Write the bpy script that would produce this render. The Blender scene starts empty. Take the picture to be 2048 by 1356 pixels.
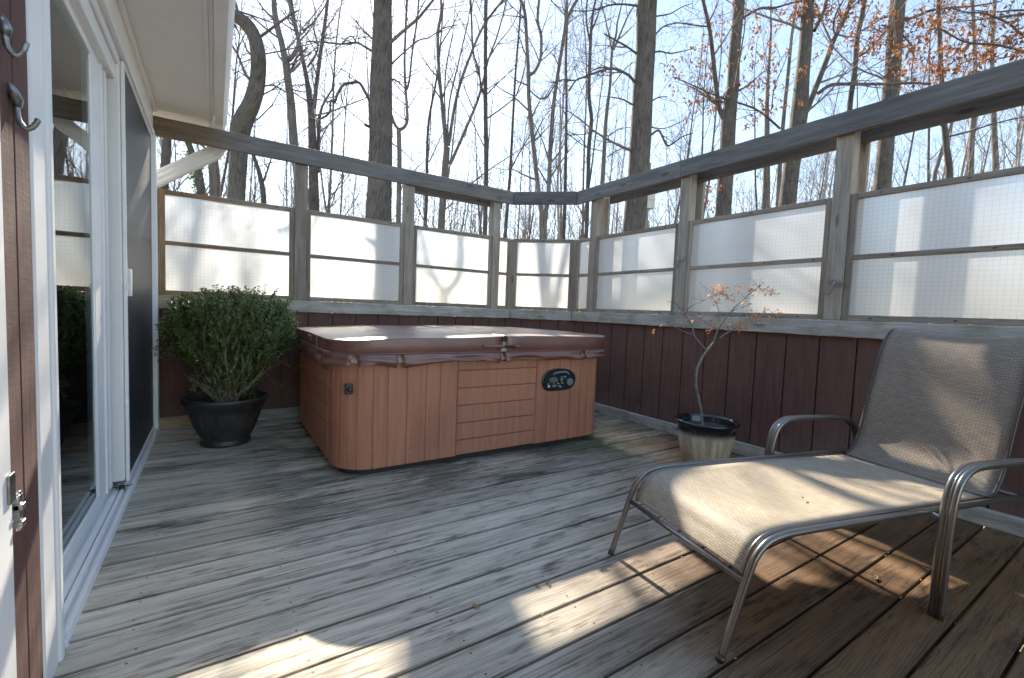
import bpy, math, random
from mathutils import Vector, Matrix, noise
PI = math.pi
R = math.radians
sc = bpy.context.scene
col = sc.collection
rng = random.Random(7)

# ------------------------------------------------------------------ camera
r_ = Vector((0.83653438, -0.54655457, 0.03857909))
u_ = Vector((0.00150792, 0.07270706, 0.9973522))
f_ = Vector((0.54791237, 0.83426122, -0.06164612))
FPX = 907.136
CAM = Vector((0, 0, 1.0))
cd = bpy.data.cameras.new('camera')
cam = bpy.data.objects.new('camera', cd)
col.objects.link(cam)
cd.sensor_width = 36
cd.lens = 36 * FPX / 2048
cd.clip_start = 0.02
cd.clip_end = 600
m = Matrix((r_, u_, -f_)).transposed().to_4x4()
m.translation = CAM
cam.matrix_world = m
sc.camera = cam


def ray(px, py):
    return f_ + r_ * ((px - 1024) / FPX) - u_ * ((py - 678) / FPX)


def at(ax, val, px, py):            # a photo point on the plane  axis = val
    d = ray(px, py)
    return CAM + d * ((val - CAM[ax]) / d[ax])


FH = Vector((f_.x, f_.y, 0)).normalized()


def far(px, py, D):                 # a photo point on the upright plane D metres ahead
    d = ray(px, py)
    return CAM + d * (D / d.dot(FH))


SUN = ray(727, 6).normalized()

# ------------------------------------------------------------------ mesh builder


class MB:
    def __init__(s):
        s.v = []; s.f = []; s.uv = []; s.rn = []; s.mi = []; s.sm = []

    def face(s, idx, uvs=None, rn=0.0, mi=0, sm=False):
        s.f.append(tuple(idx)); s.uv.append(uvs or [(0, 0)] * len(idx)); s.rn.append(rn); s.mi.append(mi); s.sm.append(sm)

    def box(s, lo, hi, M=None, mi=0, rn=None, long=None):
        lo = list(lo); hi = list(hi)
        for i in range(3):
            if lo[i] > hi[i]: lo[i], hi[i] = hi[i], lo[i]
        rn = rng.random() if rn is None else rn
        sz = [hi[i] - lo[i] for i in range(3)]
        la = sz.index(max(sz)) if long is None else long
        b = len(s.v)
        P = []
        for k in range(8):
            p = Vector((hi[0] if k & 1 else lo[0], hi[1] if k & 2 else lo[1], hi[2] if k & 4 else lo[2]))
            P.append(p)
            s.v.append(M @ p if M is not None else p)
        F = [(0, 2, 3, 1), (4, 5, 7, 6), (0, 1, 5, 4), (2, 6, 7, 3), (0, 4, 6, 2), (1, 3, 7, 5)]
        for k, q in enumerate(F):
            na = (2, 2, 1, 1, 0, 0)[k]
            oth = [i for i in range(3) if i != na]
            if la in oth:
                ua = la; va = oth[0] if oth[1] == la else oth[1]
            else:
                ua, va = oth
            s.face([b + i for i in q], [(P[i][ua], P[i][va] + k * 0.37) for i in q], rn, mi)
        return s

    def bar(s, a, b, w, h, up=(0, 0, 1), mi=0, rn=None):
        a = Vector(a); b = Vector(b); x = (b - a); L = x.length; x.normalize()
        z = Vector(up) - x * x.dot(Vector(up)); z.normalize(); y = z.cross(x)
        M = Matrix((x, y, z)).transposed().to_4x4(); M.translation = a
        return s.box((0, -w / 2, -h / 2), (L, w / 2, h / 2), M, mi, rn, 0)

    def tube(s, pts, rad, n=8, mi=0, caps=True, rn=0.0, uvs=1.0):
        pts = [Vector(p) for p in pts]
        if not hasattr(rad, '__len__'): rad = [rad] * len(pts)
        T = []
        for i in range(len(pts)):
            t = pts[min(i + 1, len(pts) - 1)] - pts[max(i - 1, 0)]
            T.append(t.normalized() if t.length > 1e-9 else Vector((0, 0, 1)))
        nn = T[0].orthogonal().normalized()
        b = len(s.v); L = 0
        Ls = []
        for i, p in enumerate(pts):
            if i:
                L += (p - pts[i - 1]).length
            Ls.append(L)
            nn = nn - T[i] * nn.dot(T[i])
            if nn.length < 1e-6: nn = T[i].orthogonal()
            nn.normalize()
            bb = T[i].cross(nn)
            for k in range(n):
                a = 2 * PI * k / n
                s.v.append(p + (nn * math.cos(a) + bb * math.sin(a)) * rad[i])
        for i in range(len(pts) - 1):
            for k in range(n):
                k2 = (k + 1) % n
                c = 2 * PI * rad[i]
                s.face((b + i * n + k, b + i * n + k2, b + (i + 1) * n + k2, b + (i + 1) * n + k),
                       [(Ls[i] * uvs, c * k / n), (Ls[i] * uvs, c * (k + 1) / n), (Ls[i + 1] * uvs, c * (k + 1) / n), (Ls[i + 1] * uvs, c * k / n)], rn, mi, True)
        if caps:
            s.face([b + k for k in range(n)][::-1], None, rn, mi)
            s.face([b + (len(pts) - 1) * n + k for k in range(n)], None, rn, mi)
        return s

    def lathe(s, prof, c=(0, 0, 0), n=40, mi=0, close=False):
        b = len(s.v); c = Vector(c); m_ = len(prof)
        for (r, z) in prof:
            for k in range(n):
                a = 2 * PI * k / n
                s.v.append(c + Vector((r * math.cos(a), r * math.sin(a), z)))
        for i in range(m_ - 1):
            for k in range(n):
                k2 = (k + 1) % n
                s.face((b + i * n + k, b + i * n + k2, b + (i + 1) * n + k2, b + (i + 1) * n + k),
                       [(k / n, prof[i][1]), ((k + 1) / n, prof[i][1]), ((k + 1) / n, prof[i + 1][1]), (k / n, prof[i + 1][1])], 0, mi, True)
        if close:
            s.face([b + k for k in range(n)][::-1], None, 0, mi)
            s.face([b + (m_ - 1) * n + k for k in range(n)], None, 0, mi)
        return s

    def grid(s, fn, nu, nv, mi=0, sm=True, uvf=None, rn=0.0):
        b = len(s.v)
        for i in range(nu + 1):
            for j in range(nv + 1):
                s.v.append(Vector(fn(i / nu, j / nv)))
        W = nv + 1
        for i in range(nu):
            for j in range(nv):
                q = ((i, j), (i + 1, j), (i + 1, j + 1), (i, j + 1))
                uv = [uvf(a / nu, c / nv) if uvf else (a / nu, c / nv) for a, c in q]
                s.face([b + a * W + c for a, c in q], uv, rn, mi, sm)
        return s

    def prism(s, poly, o, ux, uy, n, t, mi=0, sm=False):      # 2-D outline extruded by t along n
        o = Vector(o); ux = Vector(ux); uy = Vector(uy); n = Vector(n)
        b = len(s.v); k = len(poly)
        for tt in (0, t):
            for (x, y) in poly:
                s.v.append(o + ux * x + uy * y + n * tt)
        s.face([b + i for i in range(k)][::-1], None, 0, mi)
        s.face([b + k + i for i in range(k)], None, 0, mi)
        for i in range(k):
            j = (i + 1) % k
            s.face((b + i, b + j, b + k + j, b + k + i), None, 0, mi, sm)
        return s

    def build(s, name, mats, parent=None, bevel=0, smooth_angle=None):
        me = bpy.data.meshes.new(name)
        me.from_pydata([tuple(v) for v in s.v], [], s.f)
        uvl = me.uv_layers.new(name='UVMap')
        flat = [c for fuv in s.uv for uv in fuv for c in uv]
        uvl.data.foreach_set('uv', flat)
        at_ = me.attributes.new('rnd', 'FLOAT', 'FACE')
        at_.data.foreach_set('value', s.rn)
        if not isinstance(mats, (list, tuple)): mats = [mats]
        for mm in mats: me.materials.append(mm)
        me.polygons.foreach_set('material_index', s.mi)
        me.polygons.foreach_set('use_smooth', s.sm)
        me.update()
        o = bpy.data.objects.new(name, me)
        col.objects.link(o)
        if parent is not None:
            o.parent = parent
            o.matrix_parent_inverse = parent.matrix_world.inverted() if False else Matrix.Translation(-Vector(parent.location))
        if bevel:
            bm_ = o.modifiers.new('bevel', 'BEVEL'); bm_.width = bevel; bm_.segments = 2; bm_.limit_method = 'ANGLE'; bm_.angle_limit = R(50)
        return o


def tag(o, label, cat, group=None):
    o['label'] = label; o['category'] = cat
    if group: o['group'] = group
    return o


def thing(name, label, cat, loc=(0, 0, 0), group=None):
    o = bpy.data.objects.new(name, None)
    col.objects.link(o); o.location = loc; o.empty_display_size = .1
    return tag(o, label, cat, group)


def structure(o):
    o['kind'] = 'structure'
    return o

# ------------------------------------------------------------------ materials


class NT:
    def __init__(s, name):
        s.m = bpy.data.materials.new(name); s.m.use_nodes = True
        s.t = s.m.node_tree; s.t.nodes.clear()
        s.out = s.t.nodes.new('ShaderNodeOutputMaterial')

    def n(s, typ, **kw):
        nd = s.t.nodes.new(typ)
        for k, v in kw.items():
            if k.startswith('i_'):
                nd.inputs[k[2:].replace('_', ' ')].default_value = v
            else:
                setattr(nd, k, v)
        return nd

    def l(s, a, b): s.t.links.new(a, b)

    def setin(s, sock, v):
        if hasattr(v, 'is_output') or isinstance(v, bpy.types.NodeSocket): s.l(v, sock)
        else: sock.default_value = v

    def math(s, op, a, b=None, c=None, clamp=False):
        nd = s.n('ShaderNodeMath', operation=op, use_clamp=clamp)
        s.setin(nd.inputs[0], a)
        if b is not None: s.setin(nd.inputs[1], b)
        if c is not None: s.setin(nd.inputs[2], c)
        return nd.outputs[0]

    def vmath(s, op, a, b):
        nd = s.n('ShaderNodeVectorMath', operation=op)
        s.setin(nd.inputs[0], a); s.setin(nd.inputs[1], b)
        return nd.outputs[0]

    def noise(s, vec, scale, detail=4, rough=.55, dist=0):
        nd = s.n('ShaderNodeTexNoise'); nd.inputs['Scale'].default_value = scale; nd.inputs['Detail'].default_value = detail
        nd.inputs['Roughness'].default_value = rough; nd.inputs['Distortion'].default_value = dist
        if vec is not None: s.l(vec, nd.inputs['Vector'])
        return nd.outputs['Fac']

    def ramp(s, fac, stops):
        nd = s.n('ShaderNodeValToRGB'); cr = nd.color_ramp
        while len(cr.elements) < len(stops): cr.elements.new(.5)
        for e, (p, c) in zip(cr.elements, stops):
            e.position = p; e.color = (*c, 1) if len(c) == 3 else c
        s.l(fac, nd.inputs[0])
        return nd.outputs[0]

    def step(s, fac, a, b):
        nd = s.n('ShaderNodeMapRange'); nd.interpolation_type = 'SMOOTHSTEP'
        nd.inputs['From Min'].default_value = a; nd.inputs['From Max'].default_value = b
        s.l(fac, nd.inputs['Value'])
        return nd.outputs[0]

    def mix(s, fac, a, b, blend='MIX'):
        nd = s.n('ShaderNodeMix', data_type='RGBA', blend_type=blend)
        s.setin(nd.inputs['Factor'], fac)
        for k, v in ((6, a), (7, b)):
            if isinstance(v, bpy.types.NodeSocket): s.l(v, nd.inputs[k])
            else: nd.inputs[k].default_value = (*v, 1)
        return nd.outputs[2]

    def bsdf(s, color, rough=.6, metal=0, spec=.5, bump=None, bstr=.3, bdist=.004, **kw):
        p = s.n('ShaderNodeBsdfPrincipled')
        if isinstance(color, bpy.types.NodeSocket): s.l(color, p.inputs['Base Color'])
        else: p.inputs['Base Color'].default_value = (*color, 1)
        s.setin(p.inputs['Roughness'], rough)
        p.inputs['Metallic'].default_value = metal
        p.inputs['Specular IOR Level'].default_value = spec
        for k, v in kw.items(): s.setin(p.inputs[k.replace('_', ' ')], v)
        if bump is not None:
            b = s.n('ShaderNodeBump'); b.inputs['Strength'].default_value = bstr; b.inputs['Distance'].default_value = bdist
            s.l(bump, b.inputs['Height']); s.l(b.outputs[0], p.inputs['Normal'])
        return p.outputs[0]

    def done(s, sh):
        s.l(sh, s.out.inputs[0]); return s.m

    def pos(s): return s.n('ShaderNodeNewGeometry').outputs['Position']

    def obj(s): return s.n('ShaderNodeTexCoord').outputs['Object']

    def scaled(s, vec, sx, sy, sz, rot=None):
        nd = s.n('ShaderNodeMapping'); nd.inputs['Scale'].default_value = (sx, sy, sz)
        if rot: nd.inputs['Rotation'].default_value = rot
        s.l(vec, nd.inputs[0]); return nd.outputs[0]

    def grainvec(s):              # uv (metres along, across) + a per-piece offset
        uv = s.n('ShaderNodeUVMap').outputs[0]
        a = s.n('ShaderNodeAttribute'); a.attribute_name = 'rnd'
        off = s.n('ShaderNodeCombineXYZ')
        s.l(s.math('MULTIPLY', a.outputs['Fac'], 37.0), off.inputs[0])
        s.l(s.math('MULTIPLY', a.outputs['Fac'], 11.0), off.inputs[1])
        s.l(s.math('MULTIPLY', a.outputs['Fac'], 53.0), off.inputs[2])
        return s.vmath('ADD', uv, off.outputs[0]), a.outputs['Fac']


def simple(name, color, rough=.5, metal=0, spec=.5, var=.12, scale=6, **kw):
    t = NT(name)
    n = t.noise(t.obj(), scale, 5)
    c = t.mix(t.step(n, .3, .7), tuple(x * (1 - var) for x in color), tuple(min(1, x * (1 + var)) for x in color))
    return t.done(t.bsdf(c, rough, metal, spec, **kw))


def wood_core(t, g, rn, dark, mid, light, knots=True, ringw=1.0, fw=.34, wv=.22, blot=.45):
    """returns colour, bump height"""
    warp = t.noise(t.scaled(g, .9, 5, 1), 1.0, 3)
    gv = t.n('ShaderNodeCombineXYZ')
    sx = t.n('ShaderNodeSeparateXYZ'); t.l(g, sx.inputs[0])
    t.l(sx.outputs[0], gv.inputs[0]); t.l(t.math('ADD', sx.outputs[1], t.math('MULTIPLY', warp, .07 * ringw)), gv.inputs[1]); t.l(sx.outputs[2], gv.inputs[2])
    fine = t.noise(t.scaled(gv.outputs[0], 6.5, 150, 1), 1.0, 4, .62)
    mids = t.noise(t.scaled(gv.outputs[0], 2.6, 28, 1), 1.0, 5, .62)
    w = t.n('ShaderNodeTexWave', wave_type='BANDS', bands_direction='Y', wave_profile='SAW')
    w.inputs['Scale'].default_value = 40; w.inputs['Distortion'].default_value = 3.5; w.inputs['Detail'].default_value = 3; w.inputs['Detail Scale'].default_value = .35
    t.l(t.scaled(gv.outputs[0], .16, 1, 1), w.inputs['Vector'])
    h = t.math('ADD', t.math('MULTIPLY', fine, fw), t.math('ADD', t.math('MULTIPLY', mids, .86 - fw), t.math('MULTIPLY', w.outputs['Fac'], wv)))
    c = t.ramp(h, [(.36, dark), (.53, mid), (.72, light)])
    bl = t.noise(t.scaled(g, 1.6, 8, 1), 1.0, 3)
    c = t.mix(t.math('MULTIPLY', t.step(bl, .45, .75), blot), c, tuple(x * .5 for x in mid))
    if knots:
        vo = t.n('ShaderNodeTexVoronoi', voronoi_dimensions='2D'); vo.inputs['Scale'].default_value = 1.0
        t.l(t.scaled(gv.outputs[0], 2.2, 7.5, 1), vo.inputs['Vector'])
        k = t.step(vo.outputs['Distance'], .13, .05)
        ks = t.math('GREATER_THAN', t.n('ShaderNodeSeparateColor').outputs[0], .5)
        sep = t.n('ShaderNodeSeparateColor'); t.l(vo.outputs['Color'], sep.inputs[0])
        ks = t.math('GREATER_THAN', sep.outputs[0], .66)
        kf = t.math('MULTIPLY', k, ks)
        c = t.mix(t.math('MULTIPLY', kf, .8), c, tuple(x * .35 for x in mid))
        h = t.math('SUBTRACT', h, t.math('MULTIPLY', kf, .3))
    # per-piece tint
    v = t.math('ADD', t.math('MULTIPLY', rn, .46), .74)
    cc = t.n('ShaderNodeCombineColor')
    for i in range(3): t.l(v, cc.inputs[i])
    c = t.mix(1.0, c, cc.outputs[0], 'MULTIPLY')
    return c, h


def wood_mat(name, dark, mid, light, rough=.75, green=0.0, bstr=.5):
    t = NT(name)
    g, rn = t.grainvec()
    c, h = wood_core(t, g, rn, dark, mid, light)
    if green:
        z = t.n('ShaderNodeSeparateXYZ'); t.l(t.pos(), z.inputs[0])
        low = t.step(z.outputs[2], 1.16, 1.0)
        nz = t.step(t.noise(t.pos(), 7, 4), .45, .7)
        c = t.mix(t.math('MULTIPLY', t.math('MULTIPLY', low, nz), green), c, (.12, .14, .05))
    sp_ = t.n('ShaderNodeSeparateXYZ'); t.l(t.pos(), sp_.inputs[0])
    ev = t.math('MULTIPLY', t.step(sp_.outputs[0], .22, -.12), t.step(sp_.outputs[1], 4.1, 4.2))
    c = t.mix(t.math('MULTIPLY', ev, .75), c, t.mix(1.0, c, (1.15, .80, .50), 'MULTIPLY'))
    return t.done(t.bsdf(c, rough, 0, .3, bump=h, bstr=bstr, bdist=.003))


def deck_mat():
    t = NT('weathered_deck_wood')
    g, rn = t.grainvec()
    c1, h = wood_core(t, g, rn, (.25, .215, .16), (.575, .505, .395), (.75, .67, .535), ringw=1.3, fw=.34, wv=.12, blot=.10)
    sx = t.n('ShaderNodeSeparateXYZ'); p = t.pos(); t.l(p, sx.inputs[0])
    X, Y = sx.outputs[0], sx.outputs[1]
    frag = t.noise(t.scaled(g, 14, 130, 1), 1.0, 3, .6)        # short fibres that break up every stain
    frag2 = t.noise(t.scaled(g, 5, 60, 1), 1.0, 4, .65)
    def ragged(m, a, b, k=.55):
        q = t.math('ADD', m, t.math('MULTIPLY', t.math('SUBTRACT', frag2, .5), k))
        return t.step(t.math('ADD', q, t.math('MULTIPLY', t.math('SUBTRACT', frag, .5), k * .6)), a, b)
    nb = t.noise(t.scaled(p, 1.2, 2.6, 1), 1.0, 5)
    # browner, darker boards towards the right and the near end
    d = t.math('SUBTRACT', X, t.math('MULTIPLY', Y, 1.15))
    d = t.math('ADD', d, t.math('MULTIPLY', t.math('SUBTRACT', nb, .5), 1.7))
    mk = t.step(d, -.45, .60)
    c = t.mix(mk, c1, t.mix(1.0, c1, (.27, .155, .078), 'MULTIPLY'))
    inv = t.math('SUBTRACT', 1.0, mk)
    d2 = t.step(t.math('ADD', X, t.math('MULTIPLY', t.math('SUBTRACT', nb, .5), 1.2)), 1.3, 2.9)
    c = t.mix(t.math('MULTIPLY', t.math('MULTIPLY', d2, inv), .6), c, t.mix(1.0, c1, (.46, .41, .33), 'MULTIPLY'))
    # thin dark checks along the grain, in patches
    ln = t.noise(t.scaled(g, .9, 210, 1), 1.0, 1, .4)
    lp = t.step(t.noise(t.scaled(g, .8, 7, 1), 1.0, 4), .42, .62)
    c = t.mix(t.math('MULTIPLY', t.math('MULTIPLY', t.step(ln, .54, .64), lp), .62), c, t.mix(1.0, c, (.30, .27, .24), 'MULTIPLY'))
    cr = t.noise(t.scaled(g, .55, 55, 1), 1.0, 2, .5)
    crk = t.math('MULTIPLY', t.step(cr, .665, .69), t.step(t.noise(t.scaled(g, 1.3, 6, 1), 1.0, 2), .45, .60))
    c = t.mix(t.math('MULTIPLY', crk, .85), c, (.03, .026, .022))
    h = t.math('SUBTRACT', h, t.math('MULTIPLY', crk, .5))
    # grey-black mildew blotches
    n2 = t.noise(t.scaled(p, 1.0, 4.0, 1), 1.6, 5, .6)
    c = t.mix(t.math('MULTIPLY', ragged(n2, .54, .70), .76), c, t.mix(1.0, c, (.20, .18, .155), 'MULTIPLY'))
    n4 = t.noise(t.scaled(p, 2.6, 8, 1), 1.5, 5, .6)
    c = t.mix(t.math('MULTIPLY', ragged(n4, .58, .70), .66), c, t.mix(1.0, c, (.22, .19, .16), 'MULTIPLY'))
    fy = t.math('FRACT', t.math('DIVIDE', t.math('SUBTRACT', Y, .986 - .1475 * 40), .1475))  # gap shade put into the colour along the board edges
    ed = t.math('MINIMUM', fy, t.math('SUBTRACT', 1.0, fy))
    c = t.mix(t.math('MULTIPLY', t.step(t.math('ADD', ed, t.math('MULTIPLY', t.math('SUBTRACT', frag2, .5), .09)), .085, .03), .45), c, t.mix(1.0, c, (.22, .19, .16), 'MULTIPLY'))
    # warm tannin stain
    n5 = t.noise(t.scaled(p, .8, 2.4, 1), 1.3, 4, .6)
    c = t.mix(t.math('MULTIPLY', ragged(n5, .58, .80), .4), c, t.mix(1.0, c, (.72, .56, .40), 'MULTIPLY'))
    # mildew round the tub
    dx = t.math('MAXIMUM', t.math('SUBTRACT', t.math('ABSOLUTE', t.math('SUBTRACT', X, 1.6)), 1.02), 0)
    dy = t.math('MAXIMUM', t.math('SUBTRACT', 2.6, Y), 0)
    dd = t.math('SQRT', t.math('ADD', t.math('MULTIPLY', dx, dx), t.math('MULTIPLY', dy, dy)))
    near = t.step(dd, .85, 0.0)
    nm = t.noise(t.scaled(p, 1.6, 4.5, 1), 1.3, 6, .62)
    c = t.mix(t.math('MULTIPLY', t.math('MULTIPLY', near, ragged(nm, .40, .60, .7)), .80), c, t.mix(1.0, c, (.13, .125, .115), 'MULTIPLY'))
    tub_foot = t.step(t.math('ADD', dd, t.math('MULTIPLY', t.math('ABSOLUTE', t.math('SUBTRACT', X, 2.0)), .3)), .26, .02)  # near-black band towards the foot of the tub front
    c = t.mix(t.math('MULTIPLY', tub_foot, t.math('MULTIPLY', nm, 1.2)), c, (.02, .025, .022))
    gx = t.math('SUBTRACT', X, 2.45); gy = t.math('SUBTRACT', Y, 2.5)
    ga = t.step(t.math('ADD', t.math('MULTIPLY', gx, gx), t.math('MULTIPLY', gy, gy)), .22, 0.0)
    c = t.mix(t.math('MULTIPLY', t.math('MULTIPLY', ga, nm), .8), c, (.05, .085, .03))
    mo = t.step(t.noise(p, 2.3, 5), .60, .75)
    c = t.mix(t.math('MULTIPLY', mo, .22), c, (.20, .21, .09))
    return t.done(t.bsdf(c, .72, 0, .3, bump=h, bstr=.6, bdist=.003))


def bark_mat(name, dark, light, sc_=1.0):
    t = NT(name)
    g = t.n('ShaderNodeUVMap').outputs[0]
    n1 = t.noise(t.scaled(g, 5 * sc_, 42 * sc_, 1), 1, 6, .65, .6)
    n2 = t.noise(t.pos(), 3.0, 4)
    f = t.math('ADD', t.math('MULTIPLY', n1, .75), t.math('MULTIPLY', n2, .3))
    c = t.ramp(f, [(.38, dark), (.66, light)])
    return t.done(t.bsdf(c, .9, 0, .2, bump=n1, bstr=1.0, bdist=.03))


def siding_mat(name, a, b, rough=.8, coarse=1.0):
    t = NT(name)
    p = t.pos()
    n1 = t.noise(t.scaled(p, 40, 40, 3.5), coarse, 5, .7)
    n2 = t.noise(p, 1.7, 4)
    n3 = t.noise(t.scaled(p, 9, 9, 60), coarse, 3)
    f = t.math('ADD', t.math('MULTIPLY', n1, .6), t.math('MULTIPLY', n2, .4))
    c = t.mix(t.step(f, .32, .68), a, b)
    sp = t.step(t.noise(p, 55, 2), .72, .78)
    c = t.mix(t.math('MULTIPLY', sp, .35), c, (.22, .19, .17))
    zz = t.n('ShaderNodeSeparateXYZ'); t.l(p, zz.inputs[0])
    spl = t.math('MULTIPLY', t.step(zz.outputs[2], .42, .06), t.step(n2, .35, .65))
    c = t.mix(t.math('MULTIPLY', spl, .30), c, (.15, .125, .10))
    run = t.step(t.noise(t.scaled(p, 14, 14, .8), 1, 4), .56, .72)
    c = t.mix(t.math('MULTIPLY', run, .30), c, tuple(x * .45 for x in a))
    hh = t.math('ADD', n1, t.math('MULTIPLY', n3, .6))
    return t.done(t.bsdf(c, rough, 0, .3, bump=hh, bstr=.55, bdist=.004))


def pane_mat():
    t = NT('wired_frosted_panel')
    uv = t.n('ShaderNodeUVMap').outputs[0]
    s = t.n('ShaderNodeSeparateXYZ'); t.l(uv, s.inputs[0])
    def line(v, pitch, w):
        fr = t.math('FRACT', t.math('DIVIDE', v, pitch))
        return t.math('LESS_THAN', t.math('ABSOLUTE', t.math('SUBTRACT', fr, .5)), w / pitch / 2)
    wob = t.math('MULTIPLY', t.noise(t.scaled(uv, 6, 6, 1), 1, 2), .011)
    wire = t.math('MAXIMUM', line(t.math('ADD', s.outputs[0], wob), .0254, .0019), line(t.math('ADD', s.outputs[1], wob), .0254, .0019))
    grime = t.noise(t.scaled(uv, 1.2, 1.2, 1), 1.5, 4)
    low = t.step(s.outputs[1], 1.36, 1.05)
    cc = t.mix(t.step(grime, .35, .7), (.88, .93, .98), (.94, .965, .99))
    cc = t.mix(t.math('MULTIPLY', low, .22), cc, (.86, .86, .78))
    cc = t.mix(t.math('MULTIPLY', wire, .34), cc, (.33, .35, .38))
    tr = t.n('ShaderNodeBsdfTranslucent'); t.l(cc, tr.inputs[0])
    rf = t.n('ShaderNodeBsdfRefraction'); rf.inputs['Roughness'].default_value = .55; rf.inputs['IOR'].default_value = 1.12
    t.l(cc, rf.inputs['Color'])
    df = t.n('ShaderNodeBsdfDiffuse'); t.l(cc, df.inputs[0])
    gl = t.n('ShaderNodeBsdfGlossy'); gl.inputs['Roughness'].default_value = .35
    m1 = t.n('ShaderNodeMixShader'); m1.inputs[0].default_value = .60; t.l(tr.outputs[0], m1.inputs[1]); t.l(rf.outputs[0], m1.inputs[2])
    m2 = t.n('ShaderNodeMixShader'); m2.inputs[0].default_value = .09; t.l(m1.outputs[0], m2.inputs[1]); t.l(df.outputs[0], m2.inputs[2])
    m3 = t.n('ShaderNodeMixShader'); m3.inputs[0].default_value = .04; t.l(m2.outputs[0], m3.inputs[1]); t.l(gl.outputs[0], m3.inputs[2])
    return t.done(m3.outputs[0])


def glass_mat():
    t = NT('door_glass')
    fr = t.n('ShaderNodeFresnel'); fr.inputs['IOR'].default_value = 1.75
    gl = t.n('ShaderNodeBsdfGlossy'); gl.inputs['Roughness'].default_value = .015; gl.inputs['Color'].default_value = (.9, .95, .96, 1)
    n = t.noise(t.obj(), 1.3, 2); b = t.n('ShaderNodeBump'); b.inputs['Strength'].default_value = .05; b.inputs['Distance'].default_value = .02
    t.l(n, b.inputs['Height']); t.l(b.outputs[0], gl.inputs['Normal'])
    tp = t.n('ShaderNodeBsdfTransparent'); tp.inputs[0].default_value = (.62, .68, .67, 1)
    mx = t.n('ShaderNodeMixShader'); t.l(fr.outputs[0], mx.inputs[0]); t.l(tp.outputs[0], mx.inputs[1]); t.l(gl.outputs[0], mx.inputs[2])
    return t.done(mx.outputs[0])


def leaf_mat(name, a, b, rough=.35, trans=.3, spec=.5, coat=0):
    t = NT(name)
    at_ = t.n('ShaderNodeAttribute'); at_.attribute_name = 'rnd'
    c = t.mix(at_.outputs['Fac'], a, b)
    p = t.bsdf(c, rough, 0, spec)
    tr = t.n('ShaderNodeBsdfTranslucent'); t.l(t.mix(1.0, c, (1.0, 1.0, .6), 'MULTIPLY'), tr.inputs[0])
    mx = t.n('ShaderNodeMixShader'); mx.inputs[0].default_value = trans; t.l(p, mx.inputs[1]); t.l(tr.outputs[0], mx.inputs[2])
    return t.done(mx.outputs[0])


def sling_mat(name, a, b):
    t = NT(name)
    uv = t.n('ShaderNodeUVMap').outputs[0]
    br = t.n('ShaderNodeTexBrick'); br.offset = .5; br.inputs['Scale'].default_value = 1
    br.inputs['Brick Width'].default_value = .026; br.inputs['Row Height'].default_value = .0085; br.inputs['Mortar Size'].default_value = .0016
    br.inputs['Mortar Smooth'].default_value = .6
    br.inputs['Color1'].default_value = (*a, 1); br.inputs['Color2'].default_value = (*[x * .72 for x in a], 1); br.inputs['Mortar'].default_value = (*b, 1)
    t.l(uv, br.inputs['Vector'])
    st = t.noise(t.scaled(uv, 4, 230, 1), 1, 3)
    bl = t.noise(uv, 7, 4)
    c = t.mix(t.math('MULTIPLY', t.step(st, .4, .7), .35), br.outputs['Color'], tuple(x * .45 for x in a))
    c = t.mix(t.math('MULTIPLY', t.step(bl, .4, .7), .2), c, tuple(x * .7 for x in a))
    p = t.bsdf(c, .6, 0, .35, bump=br.outputs['Fac'], bstr=-.4, bdist=.0015)
    tr = t.n('ShaderNodeBsdfTranslucent'); t.l(c, tr.inputs[0])
    mx = t.n('ShaderNodeMixShader'); mx.inputs[0].default_value = .14; t.l(p, mx.inputs[1]); t.l(tr.outputs[0], mx.inputs[2])
    return t.done(mx.outputs[0])


def vinyl_mat():
    t = NT('brown_vinyl')
    p = t.pos()
    n = t.noise(p, 160, 3)
    b = t.noise(p, 2.2, 4)
    w = t.noise(t.scaled(p, 1.5, 3.5, 2), 1.6, 3)
    c = t.mix(t.step(b, .35, .68), (.105, .028, .016), (.165, .052, .030))
    hh = t.math('ADD', t.math('MULTIPLY', n, .08), t.math('MULTIPLY', w, 1.6))
    rg = t.math('ADD', .36, t.math('MULTIPLY', b, .22))
    return t.done(t.bsdf(c, rg, 0, .9, bump=hh, bstr=.75, bdist=.014, Coat_Weight=.3, Coat_Roughness=.3))


def cabinet_mat():
    t = NT('redwood_cabinet')
    p = t.pos()
    g = t.noise(t.scaled(p, 45, 45, 2.5), 1, 5, .65)
    b = t.noise(p, 1.9, 4)
    a = t.n('ShaderNodeAttribute'); a.attribute_name = 'rnd'
    c = t.mix(t.step(g, .3, .7), (.30, .105, .054), (.435, .170, .094))
    c = t.mix(t.math('MULTIPLY', a.outputs['Fac'], .4), c, (.47, .185, .11))
    c = t.mix(t.math('MULTIPLY', t.step(b, .5, .75), .3), c, (.16, .065, .042))
    return t.done(t.bsdf(c, .55, 0, .35, bump=g, bstr=.12, bdist=.002))


def pot_glaze():
    t = NT('two_tone_glaze')
    s = t.n('ShaderNodeSeparateXYZ'); o = t.obj(); t.l(o, s.inputs[0])
    st = t.noise(t.scaled(o, 26, 26, 2.4), 1, 4, .6)
    h = t.math('ADD', s.outputs[2], t.math('MULTIPLY', t.math('SUBTRACT', st, .5), .035))
    c = t.mix(t.step(st, .35, .7), (.30, .24, .15), (.56, .50, .37))
    c = t.mix(t.step(h, .195, .245), c, (.006, .010, .014))
    return t.done(t.bsdf(c, .16, 0, .6, bump=st, bstr=.25, bdist=.006))


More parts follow.
